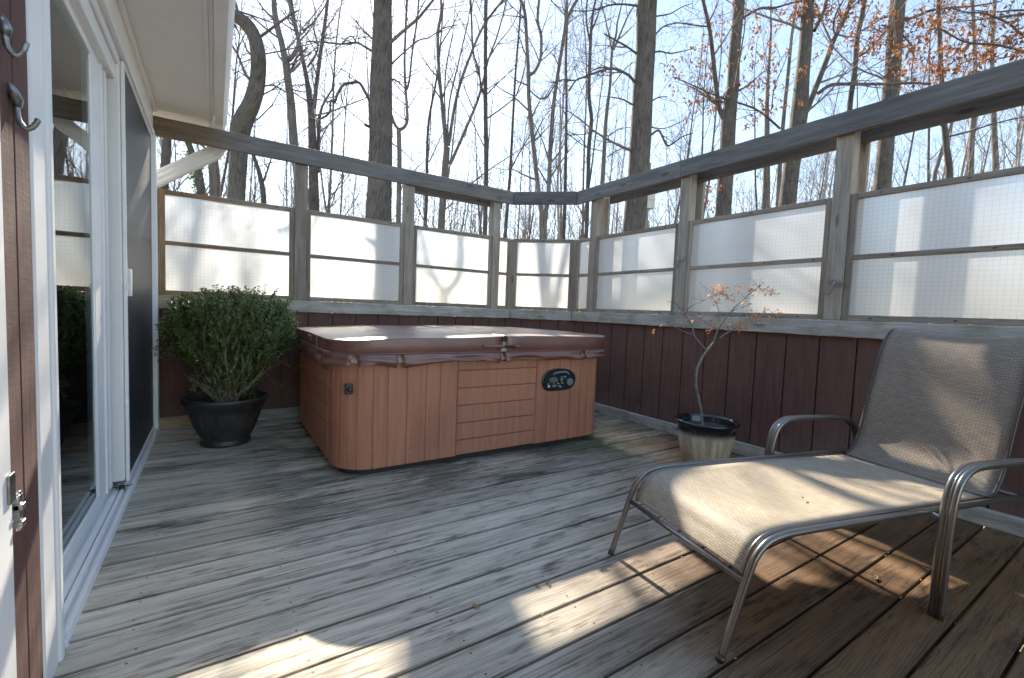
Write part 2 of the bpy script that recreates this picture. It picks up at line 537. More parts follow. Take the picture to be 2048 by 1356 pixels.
def ground_mat():
    t = NT('leaf_litter')
    p = t.pos()
    n = t.noise(p, 9, 7, .7); n2 = t.noise(p, .12, 3)
    c = t.ramp(n, [(.3, (.10, .07, .045)), (.5, (.22, .16, .10)), (.7, (.34, .27, .17))])
    c = t.mix(t.step(n2, .5, .62), c, (.10, .13, .045))
    return t.done(t.bsdf(c, .95, 0, .1, bump=n, bstr=1, bdist=.06))


def screen_mat():
    t = NT('insect_screen')
    uv = t.n('ShaderNodeUVMap').outputs[0]
    n = t.noise(t.scaled(uv, 3, 800, 1), 1, 2); b = t.noise(uv, 2.0, 4)
    c = t.mix(t.step(b, .35, .7), (.012, .013, .016), (.026, .027, .031))
    p = t.bsdf(c, .5, 0, .35, bump=n, bstr=.3, bdist=.001)
    tp = t.n('ShaderNodeBsdfTransparent')
    mx = t.n('ShaderNodeMixShader'); mx.inputs[0].default_value = .10; t.l(p, mx.inputs[1]); t.l(tp.outputs[0], mx.inputs[2])
    return t.done(mx.outputs[0])


DECK = deck_mat()
EAVE = True
W_GREY = wood_mat('grey_cedar', (.055, .05, .045), (.185, .17, .155), (.30, .28, .255), green=.7)
W_RAIL = wood_mat('dark_grey_rail', (.042, .038, .034), (.115, .106, .096), (.20, .187, .17))
W_POST = wood_mat('brown_grey_post', (.10, .08, .06), (.265, .22, .17), (.40, .345, .275), green=.7)
W_SILL = wood_mat('pale_grey_board', (.14, .125, .105), (.38, .355, .315), (.56, .53, .47), green=.5)
W_TRIM = wood_mat('brown_trim', (.075, .056, .04), (.225, .175, .13), (.36, .295, .225), green=.6)
SIDING = siding_mat('maroon_siding', (.070, .031, .0235), (.116, .053, .040))
HOUSE_S = siding_mat('red_brown_siding', (.060, .022, .016), (.105, .043, .032), .85, 1.6)
WHITE = simple('white_trim', (.80, .80, .79), .38, var=.04, scale=3)
WHITE_S = simple('white_soffit', (.78, .77, .74), .45, var=.04, scale=2)
PANE = pane_mat()
GLASS = glass_mat()
SCREEN = screen_mat()
VINYL = vinyl_mat()
CABINET = cabinet_mat()
CREAM = simple('cream_shell', (.80, .76, .66), .4, var=.04)
BLACKP = simple('black_plastic', (.010, .012, .013), .28, spec=.5)
DARKBASE = simple('dark_base', (.012, .013, .012), .8)
POTDARK = simple('dark_resin_pot', (.020, .017, .016), .5, var=.4, scale=12)
GLAZE = pot_glaze()
SOIL = simple('potting_soil', (.02, .014, .010), .95, var=.5, scale=40)
METAL = simple('bronze_tube', (.18, .168, .152), .30, metal=.9, var=.06, scale=9)
DKMETAL = simple('dark_bronze_tube', (.05, .043, .037), .4, metal=.6, var=.06)
PEWTER = simple('pewter', (.20, .21, .22), .42, metal=.8, var=.4, scale=60)
CHROME = simple('worn_chrome', (.34, .335, .33), .28, metal=1, var=.4, scale=50)
NAIL = simple('rusty_nail', (.035, .026, .022), .6, metal=.3)
SEAT = sling_mat('sunlit_tan_sling', (.53, .44, .315), (.22, .17, .115))  # sling fabric of the seat, sunlight put into a paler colour
BACKM = sling_mat('shaded_tan_sling', (.31, .245, .18), (.085, .066, .05))  # same fabric on the chair back, its shade put into a darker colour
BARK1 = bark_mat('grey_bark', (.030, .026, .023), (.135, .118, .102))
BARK2 = bark_mat('smooth_bark', (.07, .06, .054), (.19, .165, .15), .5)
BARK3 = bark_mat('dark_bark', (.032, .027, .025), (.125, .106, .097))
TWIG = bark_mat('twig_bark', (.085, .068, .06), (.19, .155, .135), .5)
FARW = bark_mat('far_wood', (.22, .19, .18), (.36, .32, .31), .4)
TWIGF = bark_mat('hazy_twig', (.14, .12, .11), (.26, .225, .205), .5)  # distance haze put into a paler twig colour
OAKLEAF = leaf_mat('russet_oak_leaf', (.15, .050, .026), (.30, .115, .052), .6, .4, .2)
BOX_L = leaf_mat('boxwood_leaf', (.022, .050, .013), (.165, .205, .060), .30, .28, .6)
IVY = leaf_mat('ivy_leaf', (.05, .08, .02), (.12, .16, .05), .4, .25)
MAPLE_L = leaf_mat('dry_maple_leaf', (.52, .20, .10), (.80, .44, .26), .7, .45, .2)
STEM = simple('shrub_stem', (.17, .135, .085), .8, var=.3, scale=30)
MAPLE_B = simple('maple_bark', (.135, .125, .10), .55, var=.35, scale=25)
DRYLEAF = leaf_mat('dry_leaf', (.36, .22, .11), (.46, .32, .18), .8, .25, .2)
LITTER = ground_mat()
LCD = simple('grey_display', (.10, .11, .105), .25)
GREYP = simple('grey_plastic', (.16, .17, .165), .35)
WHITEP = simple('white_button', (.75, .75, .74), .4)
PURPLE = simple('violet_button', (.17, .14, .18), .4)
DARKROOM = simple('dark_room', (.02, .02, .02), .9)
ROOFM = simple('roof_shingle', (.06, .055, .05), .9, var=.4, scale=20)
LAMPM = simple('weathered_white_box', (.62, .60, .54), .6, var=.1)

# ------------------------------------------------------------------ ground and deck
mb = MB()
mb.grid(lambda u, v: ((u - .5) * 500, (v - .5) * 500, -1.0 + .25 * noise.noise(Vector((u * 60, v * 60, 0)))), 120, 120, uvf=lambda u, v: (u * 500, v * 500))
structure(mb.build('ground', LITTER))

mb = MB()
y = .986 - .1475 * 24
k = 0
DX0, DX1 = -.353, 3.30
while y < 4.32:
    rn = rng.random()
    z1 = rng.uniform(-.0015, .0015)
    # long boards with a butt joint here and there
    cuts = [-.40, 3.29]
    if y < -.5 and rng.random() < .5: cuts.insert(1, 1.4)
    for a, b in zip(cuts, cuts[1:]):
        mb.box((a + .001, y + .0045, -.036), (b - .001, y + .143, z1), rn=rng.random(), long=0)
    # nail heads over the joists
    for xj in (-.2, .21, .62, 1.03, 1.44, 1.85, 2.26, 2.67, 3.08):
        for q in (.028, .12):
            cx, cy = xj + rng.uniform(-.012, .012), y + q + rng.uniform(-.008, .008)
            b0 = len(mb.v)
            for i in range(7):
                mb.v.append(Vector((cx + .0038 * math.cos(i * 2 * PI / 7), cy + .0038 * math.sin(i * 2 * PI / 7), z1 + .0012)))
            mb.face(range(b0, b0 + 7), None, 0, 1)
    y += .1475
structure(mb.build('deck', [DECK, NAIL], bevel=.0035))
mb = MB()
for xj in [-.3 + .41 * i for i in range(9)]:
    mb.box((xj, -2.6, -.19), (xj + .038, 4.36, -.045))
mb.box((-.4, -2.6, -.99), (-.3, -2.5, -.19)); mb.box((3.2, -2.6, -.99), (3.3, -2.5, -.19))
structure(mb.build('deck_joists', W_TRIM))

# ------------------------------------------------------------------ fence
# each run works in its own frame: s along the fence, z up, d towards the deck (front faces at d=0)


def frame(o, s, nrm):
    M = Matrix((Vector(s), Vector(nrm), Vector((0, 0, 1)))).transposed().to_4x4()
    M.translation = Vector(o); return M


ZS0, ZS1, ZR0, ZR1 = .920, 1.019, 2.173, 2.312


def fence_run(label, M, s0, s1, posts, windows, grooves_at, name='privacy_fence', rail_ext=(0, 0), rail_splits=(), second_rail=None):
    F = thing(name, label, 'fence', M @ Vector(((s0 + s1) / 2, 0, 0)))
    mb = MB()
    edges = [s0] + [g for g in grooves_at if s0 + .02 < g < s1 - .02] + [s1]
    for a, b in zip(edges, edges[1:]):
        mb.box((a + (.005 if a != s0 else 0), -.052, -.0), (b - (.005 if b != s1 else 0), -.038, ZS0 - .002), M, long=2)
    mb.box((s0, -.070, .0), (s1, -.0525, ZS0 - .004), M, long=2)
    mb.build('siding_panel', SIDING, F, bevel=.002)
    mb = MB(); mb.box((s0, -.0375, .003), (s1, 0.0, .089), M); mb.build('baseboard', W_SILL, F, bevel=.004)
    mb = MB(); mb.box((s0, -.038, ZS0), (s1, 0, ZS1), M); mb.build('sill_board', W_SILL, F, bevel=.005)
    mb = MB(); mb.box((s0, -.16, ZS1 - .06), (s1, -.0385, ZS1 + .0012), M); mb.build('sill_plate', W_GREY, F, bevel=.005)
    sp = [s0 - rail_ext[0]] + list(rail_splits) + [s1 + rail_ext[1]]
    for a, b in zip(sp, sp[1:]):
        mb = MB(); mb.box((a + .0005, -.038, ZR0), (b - .0005, 0, ZR1), M)
        for e in ((a + .05, ZR0 + .035), (b - .05, ZR0 + .10), (a + .07, ZR0 + .11), ((a + b) / 2, ZR0 + .06)):
            o = M @ Vector((e[0], .0015, e[1])); b0 = len(mb.v)
            for i in range(7):
                mb.v.append(M @ Vector((e[0] + .0045 * math.cos(i * 2 * PI / 7), .0015, e[1] + .0045 * math.sin(i * 2 * PI / 7))))
            mb.face(range(b0, b0 + 7), None, 0, 1)
        mb.build('top_rail', [W_RAIL, NAIL], F, bevel=.006)
    if second_rail:
        mb = MB(); mb.box((second_rail[0], -.172, ZR0 - .035), (second_rail[1], -.134, ZR1 - .03), M); mb.build('rear_rail', W_RAIL, F, bevel=.005)
    for (a, b) in posts:
        mb = MB(); mb.box((a, -.131, ZS1 + .0015), (b, -.0385, ZR0 + .11), M)
        mb.build('post', W_POST, F, bevel=.005)
        if b - a > .07 and second_rail:
            mb = MB(); mb.box((a + .03, -.205, ZS1 - .05), (b + .03, -.1735, ZR0 + .05), M); mb.build('post_board', W_POST, F, bevel=.004)
    for (a, b, sl, sr) in windows:
        fw = .034
        d0, d1 = -.085, -.050
        mb = MB()
        zt, zb, zm = 1.806, ZS1 + .002, 1.414
        if sl: mb.box((a, d0, zb), (a + sl, d1 + .002, zt), M)
        if sr: mb.box((b - sr, d0, zb), (b, d1 + .002, zt), M)
        ia, ib = a + (sl or 0), b - (sr or 0)
        mb.box((ia, d0, zt - fw), (ib, d1, zt), M); mb.box((ia, d0, zb), (ib, d1, zb + .035), M)
        scr = [(ia + (ib - ia) * q, zt - .017) for q in (.12, .5, .88)] + [(ia + (ib - ia) * q, zb + .017) for q in (.12, .5, .88)] if ib - ia > .3 else []
        for sx, sz in scr:
            b0 = len(mb.v)
            for i in range(7):
                mb.v.append(M @ Vector((sx + .009 * math.cos(i * 2 * PI / 7), d1 + .0015, sz + .0042 * math.sin(i * 2 * PI / 7))))
            mb.face(range(b0, b0 + 7), None, 0, 1)
        W = mb.build('window', [W_TRIM, NAIL], F, bevel=.003)
        mb = MB(); mb.box((ia + .001, d0 + .004, zm - .0145), (ib - .001, d1 - .002, zm + .0145), M)
        if scr:
            for q in (.2, .62, .95):
                sx = ia + (ib - ia) * q; b0 = len(mb.v)
                for i in range(7):
                    mb.v.append(M @ Vector((sx + .010 * math.cos(i * 2 * PI / 7), d1 - .0005, zm + .004 * math.sin(i * 2 * PI / 7))))
                mb.face(range(b0, b0 + 7), None, 0, 1)
        o = mb.build('mid_rail', [W_TRIM, NAIL], W, bevel=.003); o.matrix_parent_inverse = Matrix.Identity(4)
        mb = MB()
        for zz0, zz1 in ((zb + .036, zm - .0155), (zm + .0155, zt - fw - .001)):
            mb.grid(lambda u, v: M @ Vector((ia + .001 + (ib - ia - .002) * u, d0 + .018, zz0 + (zz1 - zz0) * v)), 1, 1, sm=False,
                    uvf=lambda u, v: (ia + (ib - ia) * u, zz0 + (zz1 - zz0) * v))
        o = mb.build('pane', PANE, W); o.matrix_parent_inverse = Matrix.Identity(4)
        for ch in W.children: ch.parent = W; ch.matrix_parent_inverse = Matrix.Translation(Vector((0, 0, 0)))
    return F


YB, XR = 4.272, 3.262
# back run: s = x, normal towards -y
MBK = frame((0, YB, 0), (1, 0, 0), (0, -1, 0))
fence_run('long grey timber privacy fence behind the hot tub and shrub, below the gutter', MBK, -.405, 2.754,
          [(.570, .664), (1.540, 1.635), (2.535, 2.620)],
          [(-.400, .569, .088, .036), (.665, 1.539, .036, .036), (1.636, 2.534, .036, .036), (2.621, 2.752, .012, .012)],
          [.682 + .2045 * i for i in range(-5, 12)], second_rail=(1.58, 2.70))
# chamfered corner
a = Vector((2.754, YB, 0)); b = Vector((XR, 3.80, 0)); dv = (b - a); LC = dv.length; dv.normalize()
nv = Vector((dv.y, -dv.x, 0))
if nv.dot(-a) < 0: nv = -nv
MCH = frame(a, dv, nv)
fence_run('short angled corner section of the timber fence with one small frosted window', MCH, .0005, LC - .0005, [], [(.004, LC - .004, .05, .05)], [.14 + .2045 * i for i in range(4)], name='corner_fence')
for cpt, lab in ((a, 'left'), (b, 'right')):
    out = Vector((.62, .78, 0)) if lab == 'left' else Vector((.80, .60, 0))
    q_ = cpt + out * .075
    mb = MB(); Mq = Matrix.Translation(q_) @ Matrix.Rotation(math.atan2(out.y, out.x), 4, 'Z')
    mb.box((-.035, -.05, .922), (.035, .05, 1.80), Mq)
    mb.build('corner_post', W_TRIM, bpy.data.objects['corner_fence'], bevel=.003)
    mj = Matrix.Translation(cpt + out * .030) @ Matrix.Rotation(math.atan2(out.y, out.x), 4, 'Z')
    mb = MB(); mb.box((-.018, -.026, ZR0 + .004), (.018, .026, ZR1 - .004), mj); mb.build('rail_joint', W_RAIL, bpy.data.objects['corner_fence'])
    mb = MB(); mb.box((-.043, -.06, 0), (.030, .06, .92), Mq); mb.build('siding_corner', SIDING, bpy.data.objects['corner_fence'])
# right run: s = distance from the corner (towards the camera)
MRT = frame((XR, 3.80, 0), (0, -1, 0), (-1, 0, 0))
S = lambda yy: 3.80 - yy
fence_run('grey timber privacy fence running behind the lounge chair, dragonflies on its posts', MRT, 0.0005, S(-2.6),
          [(S(3.615), S(3.525)), (S(2.515), S(2.425)), (S(1.366), S(1.268)), (S(.20), S(.10)), (S(-.9), S(-1.0)), (S(-2.0), S(-2.1))],
          [(.003, S(3.616), .012, .012), (S(3.524), S(2.516), .036, .036), (S(2.424), S(1.367), .036, .036), (S(1.267), S(.201), .036, .036), (S(.099), S(-.899), .036, .036), (S(-1.001), S(-1.999), .036, .036)],
          [S(3.641 - .2065 * i) for i in range(0, 31)], rail_splits=(S(2.50), S(-.4)), second_rail=(S(3.45), S(-2.6)))

# ------------------------------------------------------------------ house
H = thing('house', 'brown sided house wall with white soffit and sliding patio door along the left', 'house', (-.6, 1.0, 0))
mb = MB()
XS = -.360
# siding with vertical grooves: strip between the two door casings, and beyond behind the camera
for a, b in ((1.322, 1.425), (1.432, 1.526)):
    mb.box((XS - .02, a, -.3), (XS, b, 2.36), long=2)
for i in range(18):
    mb.box((XS - .02, -2.9 + i * .2045, -.3), (XS, -2.9 + (i + 1) * .2045 - .008, 2.36), long=2)
    if -2.9 + (i + 2) * .2045 > .55: break
mb.box((XS - .05, -2.9, -.3), (XS - .021, 1.526, 2.36), long=2)
mb.box((XS - .05, -2.9, -1.0), (XS - .021, 4.33, -.04), long=2)
mb.box((-4.0, -2.9, -1.0), (XS - .06, -2.87, 2.36), long=2)
mb.build('wall', HOUSE_S, H, bevel=.002)
# band above the doors, and far end wall
mb = MB()
mb.box((-.44, 1.62, 2.16), (-.372, 4.268, 2.365), long=1)
mb.box((-.372, 1.62, 2.155), (-.360, 4.26, 2.19), long=1)
mb.box((-.372, 1.62, 2.335), (-.350, 4.262, 2.358), long=1)
mb.build('door_header', WHITE, H, bevel=.004)
mb = MB()
mb.box((-.44, 4.195, .0), (-.352, 4.2705, 2.155), long=2)
mb.box((-4.0, 4.28, -1.0), (-.415, 4.34, 2.365), long=2)
mb.build('corner_trim', WHITE, H, bevel=.003)
# dark room behind the glass
mb = MB()
mb.box((-3.0, .4, -.05), (-.62, 4.15, -.02)); mb.box((-3.0, .4, 2.3), (-.62, 4.15, 2.33))
mb.box((-3.03, .4, -.05), (-3.0, 4.15, 2.33)); mb.box((-3.0, .37, -.05), (-.62, .4, 2.33)); mb.box((-3.0, 4.15, -.05), (-.62, 4.18, 2.33))
mb.build('interior', DARKROOM, H)
# soffit, fascia, gutter
mb = MB()
for i in range(26):
    y0 = -2.9 + i * .305
    y1 = min(y0 + .3035, 4.52)
    if y0 > 4.45: break
    mb.box((XS - .4, y0, 2.366), (-.040, y1, 2.378), long=1)
mb.build('soffit', WHITE_S, H)
mb = MB(); mb.box((-.046, -2.9, 2.358), (-.026, 4.52, 2.384)); mb.box((-.025, -2.9, 2.3645), (-.004, 4.50, 2.52)); mb.build('fascia', WHITE_S, H, bevel=.003)
mb = MB()
mb.prism([(0, 0), (.058, 0), (.074, .02), (.076, .06), (.088, .08), (.088, .11), (.080, .112), (.080, .09), (.004, .09), (.0, .11)], (-.003, -2.9, 2.350), (1, 0, 0), (0, 0, 1), (0, 1, 0), 7.42)
G = mb.build('gutter', WHITE, H)
mb = MB()
mb.prism([(0, 0), (5.2, 1.6), (5.2, 1.72), (0, .12)], (.03, -3.0, 2.47), (-1, 0, 0), (0, 0, 1), (0, 1, 0), 7.5)
mb.build('roof', ROOFM, H)
# downspout with elbow
mb = MB()
pts = [(.035, 4.455, 2.345), (.035, 4.455, 2.235), (.010, 4.455, 2.185), (-.40, 4.455, 1.873), (-.43, 4.455, 1.84), (-.43, 4.455, -.9)]
sec = [(-.05, -.036), (-.036, -.042), (-.02, -.036), (0, -.042), (.02, -.036), (.036, -.042), (.05, -.036), (.05, .036), (-.05, .036)]
b0 = len(mb.v); ns = len(sec)
for i, p in enumerate(pts):
    p = Vector(p); t0 = (Vector(pts[min(i + 1, 5)]) - Vector(pts[max(i - 1, 0)])).normalized()
    sx = Vector((0, 1, 0)).cross(t0).normalized()
    for (q, w) in sec: mb.v.append(p + sx * q + Vector((0, 1, 0)) * w)
for i in range(5):
    for k in range(ns): mb.face((b0 + i * ns + k, b0 + i * ns + (k + 1) % ns, b0 + (i + 1) * ns + (k + 1) % ns, b0 + (i + 1) * ns + k))
mb.build('downspout', WHITE_S, H)
# nearest white casing (another doorway beside the camera) and its latch
mb = MB()
mb.box((-.40, .95, -.02), (-.346, 1.306, 2.3), long=2); mb.box((-.40, 1.307, -.02), (-.352, 1.3215, 2.3), long=2)
N = mb.build('door_casing', WHITE, H, bevel=.006)
mb = MB()
mb.box((-.3455, 1.275, .575), (-.3405, 1.306, .635)); mb.box((-.352, 1.322, .525), (-.340, 1.340, .578)); mb.box((-.358, 1.322, .508), (-.336, 1.342, .522)); mb.box((-.356, 1.322, .545), (-.335, 1.341, .558))
mb.tube([(-.346, 1.333, .500), (-.346, 1.333, .585)], .006, 8)
mb.build('latch', CHROME, H, bevel=.002)
# casing of the sliding door
mb = MB()
mb.box((-.40, 1.528, -.02), (-.3565, 1.640, 2.3), long=2)
mb.box((-.40, 1.640, -.02), (-.350, 1.672, 2.3), long=2)
mb.box((-.45, 1.672, .02), (-.358, 1.712, 2.3), long=2)
mb.box((-.50, 1.7125, .02), (-.366, 1.736, 2.3), long=2)
mb.build('door_casing', WHITE, H, bevel=.007)
# sill with tracks
mb = MB()
mb.box((-.62, 1.70, -.03), (-.353, 4.27, .012), long=1)
for x0, x1, zt in ((-.368, -.353, .030), (-.395, -.380, .038), (-.425, -.402, .030), (-.448, -.440, .052), (-.475, -.452, .040), (-.505, -.480, .062)):
    mb.box((x0, 1.737, .0125), (x1, 4.194, zt), long=1)
mb.build('door_sill', WHITE, H, bevel=.002)
# fixed pane and its frame
mb = MB()
mb.box((-.485, 1.737, .062), (-.434, 2.655, .105), long=1)
mb.box((-.485, 1.737, 2.01), (-.434, 2.655, 2.05), long=1)
mb.box((-.475, 2.635, .106), (-.4375, 2.6545, 2.0095), long=2)
mb.box((-.485, 2.656, .062), (-.435, 2.810, 2.05), long=2)
D = mb.build('fixed_door', WHITE, H, bevel=.004)
mb = MB(); mb.box((-.445, 1.74, .10), (-.440, 2.645, 2.02), long=2); o = mb.build('glass', GLASS, D); o.matrix_parent_inverse = Matrix.Identity(4)
# sliding panel and the meeting post
mb = MB()
mb.box((-.470, 2.812, .052), (-.428, 2.845, 2.06), long=2)
mb.box((-.455, 2.885, .052), (-.4265, 2.92, 2.10), long=2)
mb.box((-.447, 2.975, .054), (-.388, 3.035, 2.155), long=2)
mb.box((-.447, 3.036, .054), (-.41, 4.19, .13), long=1); mb.box((-.447, 3.036, 2.06), (-.41, 4.19, 2.15), long=1); mb.box((-.447, 4.13, .131), (-.41, 4.19, 2.0595), long=2)
mb.box((-.442, 1.737, 2.045), (-.402, 2.974, 2.1595), long=1)
mb.box((-.401, 1.737, 2.12), (-.386, 2.974, 2.1595), long=1)
mb.box((-.50, 1.737, 2.062), (-.4425, 2.974, 2.1595), long=1)
D2 = mb.build('sliding_door', WHITE, H, bevel=.004)
mb = MB(); mb.box((-.432, 3.036, .131), (-.426, 4.13, 2.0595), long=2); o = mb.build('glass', GLASS, D2); o.matrix_parent_inverse = Matrix.Identity(4)
# insect screen door
mb = MB()
mb.box((-.386, 3.002, .04), (-.372, 3.022, 2.15), long=2); mb.box((-.386, 4.17, .04), (-.372, 4.192, 2.15), long=2)
mb.box((-.386, 3.023, .04), (-.372, 4.169, .062), long=1); mb.box((-.386, 3.023, 2.13), (-.372, 4.169, 2.15), long=1)
D3 = mb.build('screen_door', WHITE, H, bevel=.002)
mb = MB(); mb.grid(lambda u, v: (-.378, 3.022 + 1.148 * u, .062 + 2.068 * v), 1, 1, sm=False, uvf=lambda u, v: (u * 1.15, v * 2.07)); o = mb.build('mesh', SCREEN, D3); o.matrix_parent_inverse = Matrix.Identity(4)
mb = MB(); mb.box((-.377, 3.055, 1.0), (-.362, 3.10, 1.14), long=2); mb.box((-.376, 2.994, 1.03), (-.366, 3.008, 1.06)); o = mb.build('handle', WHITE, D3, bevel=.003); o.matrix_parent_inverse = Matrix.Identity(4)

# iron hooks on the siding
def hook(label, p0, p1, curve, nm='wall_hook'):
    T = thing(nm, label, 'hook', p1, 'pewter hooks on the siding')
    mb = MB()
    p0 = Vector(p0); p1 = Vector(p1)
    mid = (p0 + p1) / 2
    mb.tube([p0 + Vector((.002, 0, 0)), p0.lerp(p1, .35) + Vector((.006, 0, 0)), p0.lerp(p1, .7) + Vector((.008, 0, 0)), p1 + Vector((.006, 0, 0))], [.003, .0085, .010, .006], 8)
    mb.tube([p1 + Vector((.003, -.012, .03)), p1 + Vector((.005, .012, .018)), p1 + Vector((.005, .018, -.01))], [.003, .008, .003], 7)
    mb.build('backplate', PEWTER, T)
    mb = MB()
    pts = [Vector(c) for c in curve]
    fine = []
    for i in range(len(pts) - 1):
        for q in range(4):
            t = q / 4; a0 = pts[max(i - 1, 0)]; a1 = pts[i]; a2 = pts[i + 1]; a3 = pts[min(i + 2, len(pts) - 1)]
            fine.append(.5 * ((2 * a1) + (a2 - a0) * t + (2 * a0 - 5 * a1 + 4 * a2 - a3) * t * t + (3 * a1 - a0 - 3 * a2 + a3) * t ** 3))
    fine.append(pts[-1])
    mb.tube(fine, [.0058 if i % 2 else .0050 for i in range(len(fine))], 8)
    mb.build('hook_arm', PEWTER, T)


hook('upper pewter hook on the brown siding, nearest the top of the photo', (-.357, 1.350, 1.548), (-.355, 1.352, 1.510),
     [(-.350, 1.352, 1.520), (-.349, 1.354, 1.497), (-.345, 1.356, 1.484), (-.336, 1.357, 1.477), (-.326, 1.357, 1.488), (-.320, 1.357, 1.508)])
hook('lower pewter hook on the brown siding, below the other hook', (-.357, 1.385, 1.430), (-.355, 1.412, 1.392),
     [(-.350, 1.412, 1.398), (-.349, 1.408, 1.374), (-.345, 1.405, 1.358), (-.335, 1.404, 1.347), (-.324, 1.404, 1.355), (-.316, 1.404, 1.372)])

# ------------------------------------------------------------------ hot tub
X0, X1, Y0, Y1, RC = .575, 2.635, 2.60, 4.17, .21


def outline(off, n=10, r=None):
    r = (RC if r is None else r) + off
    x0, x1, y0, y1 = X0 - off, X1 + off, Y0 - off, Y1 + off
    P = []
    for cx, cy, a0 in ((x0 + r, y0 + r, PI), (x1 - r, y0 + r, 1.5 * PI), (x1 - r, y1 - r, 0), (x0 + r, y1 - r, .5 * PI)):
        for i in range(n + 1):
            a = a0 + .5 * PI * i / n
            P.append(Vector((cx + r * math.cos(a), cy + r * math.sin(a), 0)))
    return P


def resample(P, groove_s, panels, depth=.006):
    """walk the closed outline; returns list of (point, offset, plank id)"""
    L = [0]
    n = len(P)
    for i in range(n): L.append(L[-1] + (P[(i + 1) % n] - P[i]).length)
    tot = L[-1]

    def pt(s):
        s = s % tot
        for i in range(n):
            if L[i + 1] >= s:
                t = (s - L[i]) / max(1e-9, L[i + 1] - L[i]); a = P[i]; b = P[(i + 1) % n]
                d = (b - a).normalized(); return a.lerp(b, t), Vector((d.y, -d.x, 0))
        return P[0], Vector((0, -1, 0))
    return tot, L, pt


P = outline(0)
tot, L, pt = resample(P, [], [])
# arc length of x on the front face: the front run starts at index 10 (end of first corner)
sF = L[10]
fx = lambda x: sF + (x - (X0 + RC))
front = [fx(v) for v in (.849, .966, 1.088, 1.182, 1.300)] + [fx(v) for v in (1.930, 2.031, 2.145, 2.248, 2.349)]
arc = RC * PI / 2
s = fx(.764)
corner1 = [s - .088 * i for i in range(0, 5)]
s2 = fx(X1 - RC)
corner2 = [s2 + .09 * i for i in range(0, 5)]
right = []
q = s2 + arc
while q < s2 + arc + (Y1 - Y0 - 2 * RC): q += .11; right.append(q)
gro = sorted(set([round(g % tot, 4) for g in front + corner1 + corner2 + right]))
T = thing('hot_tub', 'square hot tub with redwood plank sides and black control panel', 'hot tub', (1.6, 3.4, 0))
mb = MB()
ss = []
for i, g in enumerate(gro):
    for d, off in ((-.0055, 0), (-.002, -.006), (.002, -.006), (.0055, 0)): ss.append((g + d, off, i))
n_fill = 160
for i in range(n_fill):
    s_ = tot * i / n_fill
    if all(abs(s_ - g) > .012 for g in gro): ss.append((s_, 0, None))
ss.sort(key=lambda t: t[0])
cur = 0
b0 = len(mb.v); ZC0, ZC1 = .048, .668
rr = {}
for (s_, off, i) in ss:
    if i is not None: cur = i
    p, nrm = pt(s_); p = p + nrm * off
    if abs(p.y - Y0) < .01 and 1.3055 < p.x < 1.9245: p.y += .02
    if p.x < X0 + .012 and Y0 + RC + .08 < p.y < Y1 - RC - .08: p.x += .02
    mb.v.append(Vector((p.x, p.y, ZC0))); mb.v.append(Vector((p.x, p.y, ZC1)))
    rr[len(mb.v)] = cur
n = len(ss)
prn = [rng.random() for _ in range(len(gro) + 1)]
cur = 0
for i in range(n):
    if ss[i][2] is not None: cur = ss[i][2]
    j = (i + 1) % n
    mb.face((b0 + 2 * i, b0 + 2 * j, b0 + 2 * j + 1, b0 + 2 * i + 1), None, prn[cur], 0, abs(ss[i][1] - ss[j][1]) < 1e-6 and False)
mb.build('cabinet', CABINET, T)
# boarded access panels
mb = MB()
zb = [.050, .1485, .2615, .3755, .4895, .604, .664]
for a, b in zip(zb, zb[1:]):
    mb.box((1.307, Y0 - .002, a + .003), (1.923, Y0 + .017, b - .002), long=0)
mb.build('access_panel', CABINET, T, bevel=.003)
mb = MB()
for a, b in zip(zb, zb[1:]):
    mb.box((X0 - .002, Y0 + RC + .085, a + .003), (X0 + .017, Y1 - RC - .085, b - .002), long=1)
mb.build('access_panel', CABINET, T, bevel=.003)
mb = MB()
# one plank joint line and two screw plugs
for x, z in ((.996, .455), (.998, .115), (1.83, .640)):
    mb.lathe([(.0001, 0), (.006, 0), (.006, .002), (.0001, .003)], n=10)
    for v in range(len(mb.v) - 40, len(mb.v)):
        w = mb.v[v]; mb.v[v] = Vector((x + w.x, Y0 - w.z, z + w.y))
mb.build('screw', simple('tan_plug', (.42, .30, .2), .5), T)
mb = MB()
P2 = outline(-.05); b0 = 0
for z in (0.0, .05):
    for p in P2: mb.v.append(Vector((p.x, p.y, z)))
k = len(P2)
for i in range(k): mb.face((i, (i + 1) % k, k + (i + 1) % k, k + i))
mb.build('base', DARKBASE, T)
mb = MB()
P3 = outline(.006)
for z, o_ in ((.668, -.002), (.6685, .006), (.715, .006), (.722, -.05)):
    for p in outline(o_): mb.v.append(Vector((p.x, p.y, z)))
for q in range(3):
    for i in range(k): mb.face((q * k + i, q * k + (i + 1) % k, (q + 1) * k + (i + 1) % k, (q + 1) * k + i), None, 0, 0, True)
mb.build('rim', CREAM, T)
# drain valve
mb = MB()
dvx, dvn = at(1, 2.612, 698, 778), None
mb.box((dvx.x - .022, 2.598, dvx.z - .03), (dvx.x + .022, 2.625, dvx.z + .03))
mb.tube([(dvx.x, 2.600, dvx.z), (dvx.x, 2.580, dvx.z)], [.016, .013], 14)
mb.build('drain_valve', BLACKP, T, bevel=.006)
